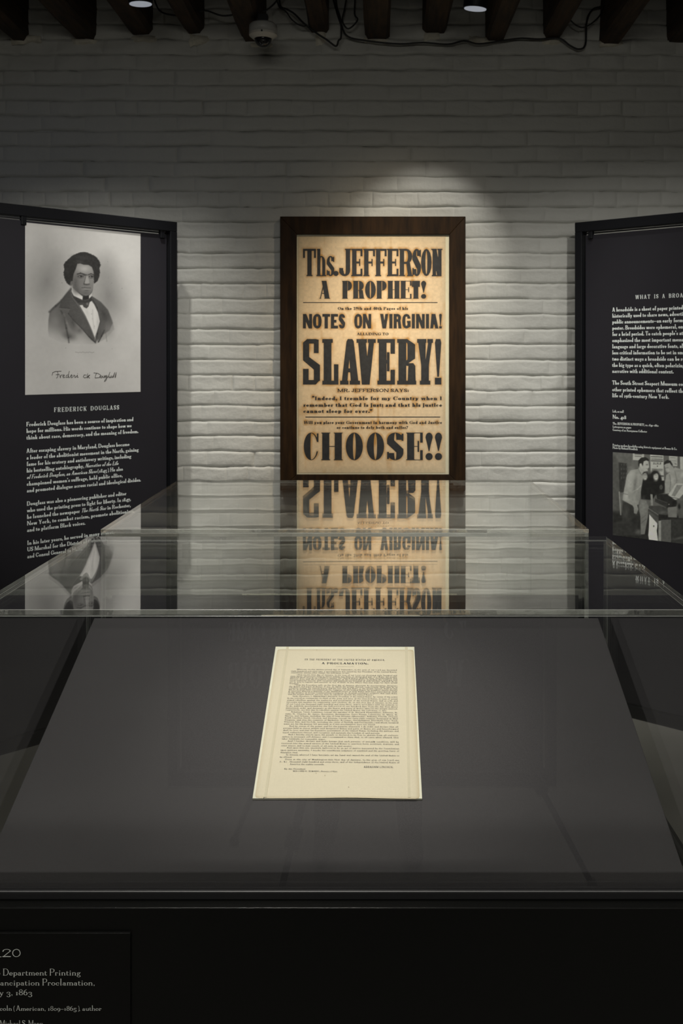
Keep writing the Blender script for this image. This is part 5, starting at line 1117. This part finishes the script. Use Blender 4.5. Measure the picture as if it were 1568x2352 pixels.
def cable(label, pts, Y, r=.0042):
    P3 = [((x - CX) * y_ / F, y_, CAMZ - (y - CY) * y_ / F) for (x, y), y_ in zip(pts, Y if isinstance(Y, list) else [Y] * len(pts))]
    sm = []; n_ = len(P3)
    for i in range(n_ - 1):
        p0, p1, p2, p3 = [Vector(P3[max(0, min(n_ - 1, q))]) for q in (i - 1, i, i + 1, i + 2)]
        for q in range(5):
            t_ = q / 5; sm.append(.5 * ((2 * p1) + (p2 - p0) * t_ + (2 * p0 - 5 * p1 + 4 * p2 - p3) * t_ ** 2 + (3 * p1 - p0 - 3 * p2 + p3) * t_ ** 3))
    sm.append(Vector(P3[-1])); mb = MB(); mb.tube([q[:] for q in sm], r, 8); tag(mb.build('cable', M['cable'], None, smooth=True), label, 'cable', 'black cables along the ceiling')
cable('black cable running from the security camera down to a low loop on the brick', [(640, -30), (643, 12), (658, 21), (676, 32), (698, 54), (728, 77), (751, 92), (771, 106), (777, 93), (783, 85), (782, 46), (773, 15), (770, -20)], 4.6)
cable('thin black cable sagging beside the joist right of the security camera', [(630, -30), (640, 14), (656, 26), (669, 44), (686, 57), (702, 60), (716, 50), (740, -20)], 4.585, .003)
cable('long black cable draped across the top of the brick wall to the right', [(760, -20), (770, 15), (783, 56), (799, 84), (845, 94), (916, 101), (972, 98), (1028, 102), (1066, 94), (1100, 101), (1156, 93), (1197, 88), (1237, 90), (1283, 88), (1309, 105), (1329, 113), (1344, 102), (1347, 51), (1360, 22), (1384, 12), (1400, -20)], 4.635)
cable('black cable curled in a small loop above the frame', [(816, -20), (814, 31), (821, 46), (800, 66), (786, 48), (791, 20), (798, -20)], 4.6, .0035)
cable('black cable strung between the joists at upper left', [(350, -15), (366, 24), (398, 35), (430, 34), (469, 24), (510, 36), (551, 32), (600, 28), (628, 10), (650, -20)], 4.55, .0038)
cable('short black cable sagging between joists at far upper right', [(1296, 30), (1314, 51), (1334, 63), (1355, 56), (1380, 31), (1395, -10)], 4.6, .0032)


# ================================================================== BEHIND THE VIEWER (seen mirrored in the near cover)
PB = Plane((.62, -.93, 0), (-1, 0, 0), (0, 0, 1))
tb, bannerB = panel('banner_stand', 'black panel with large grey capitals behind the viewer, seen only mirrored in the near cover', PB, 1.35, [.12, 1.2])
PBb = Plane(PB.at(0, 0, -.013), (-1, 0, 0), (0, 0, 1)); VZ = 2 * AY0 + .94
GP = mat('grey_print', (.45, .47, .52, 1), .6, noise=(200, .1, (1, 1, 1)))
def mir(txt, xl, xr, yt, yb, st):        # xl..xr: extent in the mirrored view
    wl = (xl - CX) * VZ / F; wr = (xr - CX) * VZ / F; zb = CAMZ - (yb - CY) * VZ / F; zt = CAMZ - (yt - CY) * VZ / F
    ib = Ink(PBb, .0006); ib.line(txt, .62 - wr, zb, wr - wl, zt - zb, st); ib.m.build('lettering', GP, bannerB)
SB = St(.2, .06, .04, .05, .09, .6, .6, .08, 5, mh=.14, bk=.2, sp=.3)
mir('HAS COME', 524, 677, 1431, 1474, SB); mir('RS!', 562, 625, 1493, 1512, SB); mir('YOU!', 524, 632, 1524, 1584, SB); mir('TO', 1020, 1070, 1428, 1468, SB); mir('W', 1020, 1066, 1518, 1578, SB)
# tripod under the viewpoint
tp = thing('tripod', (0, -.12, 0), 'black tripod behind the viewpoint, a leg of it mirrored in the near cover', 'tripod'); apex = Vector((0, -.12, 1.16))
mb = MB(); mb.lathe([(.032, -.05), (.04, -.03), (.04, .02), (.018, .05), (.018, .17), (.035, .175), (.035, .195)], apex[:], 20); mb.build('head', M['black_metal'], tp, smooth=False)
for fx, fy in ((.60, -.24), (-.28, .20), (-.44, -.50)):
    ft_ = Vector((fx, fy, .012)); dv = (ft_ - apex).normalized(); s0 = apex + dv * .04
    mb = MB(); mb.tube([s0[:], (apex + (ft_ - apex) * .45)[:]], .0145, 12); mb.tube([(apex + (ft_ - apex) * .44)[:], (apex + (ft_ - apex) * .75)[:]], .011, 12); mb.tube([(apex + (ft_ - apex) * .74)[:], ft_[:]], .0085, 12); lg = mb.build('leg', M['black_metal'], tp, smooth=True)
    for q in (.445, .745):
        mb = MB(); c_ = apex + (ft_ - apex) * q; mb.tube([(c_ - dv * .025)[:], (c_ + dv * .025)[:]], .019, 12); mb.build('leg_lock', M['cable'], lg)
    mb = MB(); mb.lathe([(.014, -.012), (.015, .0), (.010, .012)], ft_[:], 12); mb.build('rubber_foot', M['cable'], lg)




# ------------------------------------------------------------------ the person standing behind the tripod
PX, PY = -.03, -.47
person = thing('person', (PX, PY, 0), 'person in black jacket and dark trousers standing behind the tripod', 'person')
sv = []; se = []; sr_ = []
def jt(x, y, z, r, par=None):
    sv.append((x, y, z)); sr_.append(r if isinstance(r, tuple) else (r, r))
    if par is not None: se.append((par, len(sv) - 1))
    return len(sv) - 1
pel = jt(0, 0, .95, (.15, .105)); w1 = jt(0, .005, 1.08, (.135, .095), pel); ch = jt(0, -.005, 1.27, (.165, .105), w1); up_ = jt(0, -.01, 1.39, (.12, .08), ch)
nk = jt(0, .01, 1.46, .053, up_); n2k = jt(0, .02, 1.515, .052, nk); h1 = jt(0, .032, 1.565, (.060, .070), n2k); h2 = jt(0, .022, 1.63, (.074, .088), h1); h3 = jt(0, .012, 1.695, (.066, .080), h2)
for sg_ in (-1, 1):
    hp = jt(.09 * sg_, 0, .87, (.085, .09), pel); kn = jt(.112 * sg_, .015, .50, .058, hp); cf = jt(.118 * sg_, -.012, .36, .056, kn); an = jt(.125 * sg_, -.01, .10, .042, cf)
    hl_ = jt(.128 * sg_, .045, .048, (.042, .036), an); jt(.14 * sg_, .15, .036, (.040, .026), hl_)
    sh = jt(.165 * sg_, -.01, 1.385, .062, up_); el = jt(.235 * sg_, -.035, 1.11, .044, sh); wr = jt(.25 * sg_, .035, .875, .027, el); pm = jt(.252 * sg_, .05, .815, (.022, .034), wr)
me = bpy.data.meshes.new('body'); me.from_pydata(sv, se, []); tmp = bpy.data.objects.new('body_rig', me); C.objects.link(tmp)
sk = tmp.modifiers.new('skin', 'SKIN'); sk.use_smooth_shade = True; tmp.modifiers.new('sub', 'SUBSURF').render_levels = 2; tmp.modifiers['sub'].levels = 2
for i, d in enumerate(me.skin_vertices[0].data): d.radius = sr_[i]; d.use_root = (i == 0)
dg = bpy.context.evaluated_depsgraph_get(); bm_ = bpy.data.meshes.new_from_object(tmp.evaluated_get(dg)); bpy.data.objects.remove(tmp)
bm_.materials.clear()
for k_m in ('skin', 'jacket', 'trouser', 'shoe'): bm_.materials.append(M[k_m])
for f in bm_.polygons:
    z = f.center.z; x = abs(f.center.x)
    f.material_index = 3 if z < .085 else (0 if (z > 1.475 or (x > .19 and z < .885)) else (2 if z < .93 and x < .19 else 1))
body = bpy.data.objects.new('body', bm_); C.objects.link(body); body.parent = person
def fig(name, mb, m, smooth=True):
    o = mb.build(name, m, None, smooth=smooth); o.parent = person; return o
for sg_ in (-1, 1):
    bx_ = .252 * sg_
    for k, (dy_f, ln_f) in enumerate(((-.028, .058), (-.010, .070), (.009, .074), (.027, .068))):
        y_ = .052 - dy_f; mb = MB(); mb.tube([(bx_, y_, .80), (bx_ - .003 * sg_, y_ + .002, .775), (bx_ - .010 * sg_, y_ + .004, .775 - ln_f * .55), (bx_ - .022 * sg_, y_ + .004, .775 - ln_f)], .0088, 8, .75); fig('finger', mb, M['skin'])
    mb = MB(); mb.tube([(bx_ - .006 * sg_, .075, .835), (bx_ - .014 * sg_, .098, .81), (bx_ - .022 * sg_, .106, .782)], .0105, 8, .75); fig('thumb', mb, M['skin'])
def ell(c, r, n=12, m=16):
    mb = MB(); mb.lathe([(max(1e-4, math.sin(PI * k / n)), -math.cos(PI * k / n)) for k in range(n + 1)], (0, 0, 0), m); mb.v = [(c[0] + x * r[0], c[1] + y * r[1], c[2] + z * r[2]) for x, y, z in mb.v]; return mb
for sg_ in (-1, 1):
    fig('eye', ell((.030 * sg_, .098, 1.632), (.012, .008, .007)), M['white_plastic']); fig('iris', ell((.030 * sg_, .1045, 1.632), (.005, .003, .005)), M['hair']); fig('eyebrow', ell((.031 * sg_, .103, 1.650), (.017, .005, .0035)), M['hair'])
    fig('ear', ell((.078 * sg_, .015, 1.622), (.009, .017, .030)), M['skin'])
fig('nose', ell((0, .108, 1.605), (.011, .016, .022)), M['skin']); fig('mouth', ell((0, .100, 1.572), (.022, .007, .005)), mat('lips', (.30, .12, .10, 1), .5, noise=(60, .1, (1, 1, 1))))
hm = ell((0, .002, 1.675), (.086, .098, .080), 14, 24); hm.v = [(x, y - (.03 if z < 1.66 and y > 0 else 0) - max(0, 1.66 - z) * (.9 if y > 0 else 0), z) for x, y, z in hm.v]; fig('hair', hm, M['hair'])
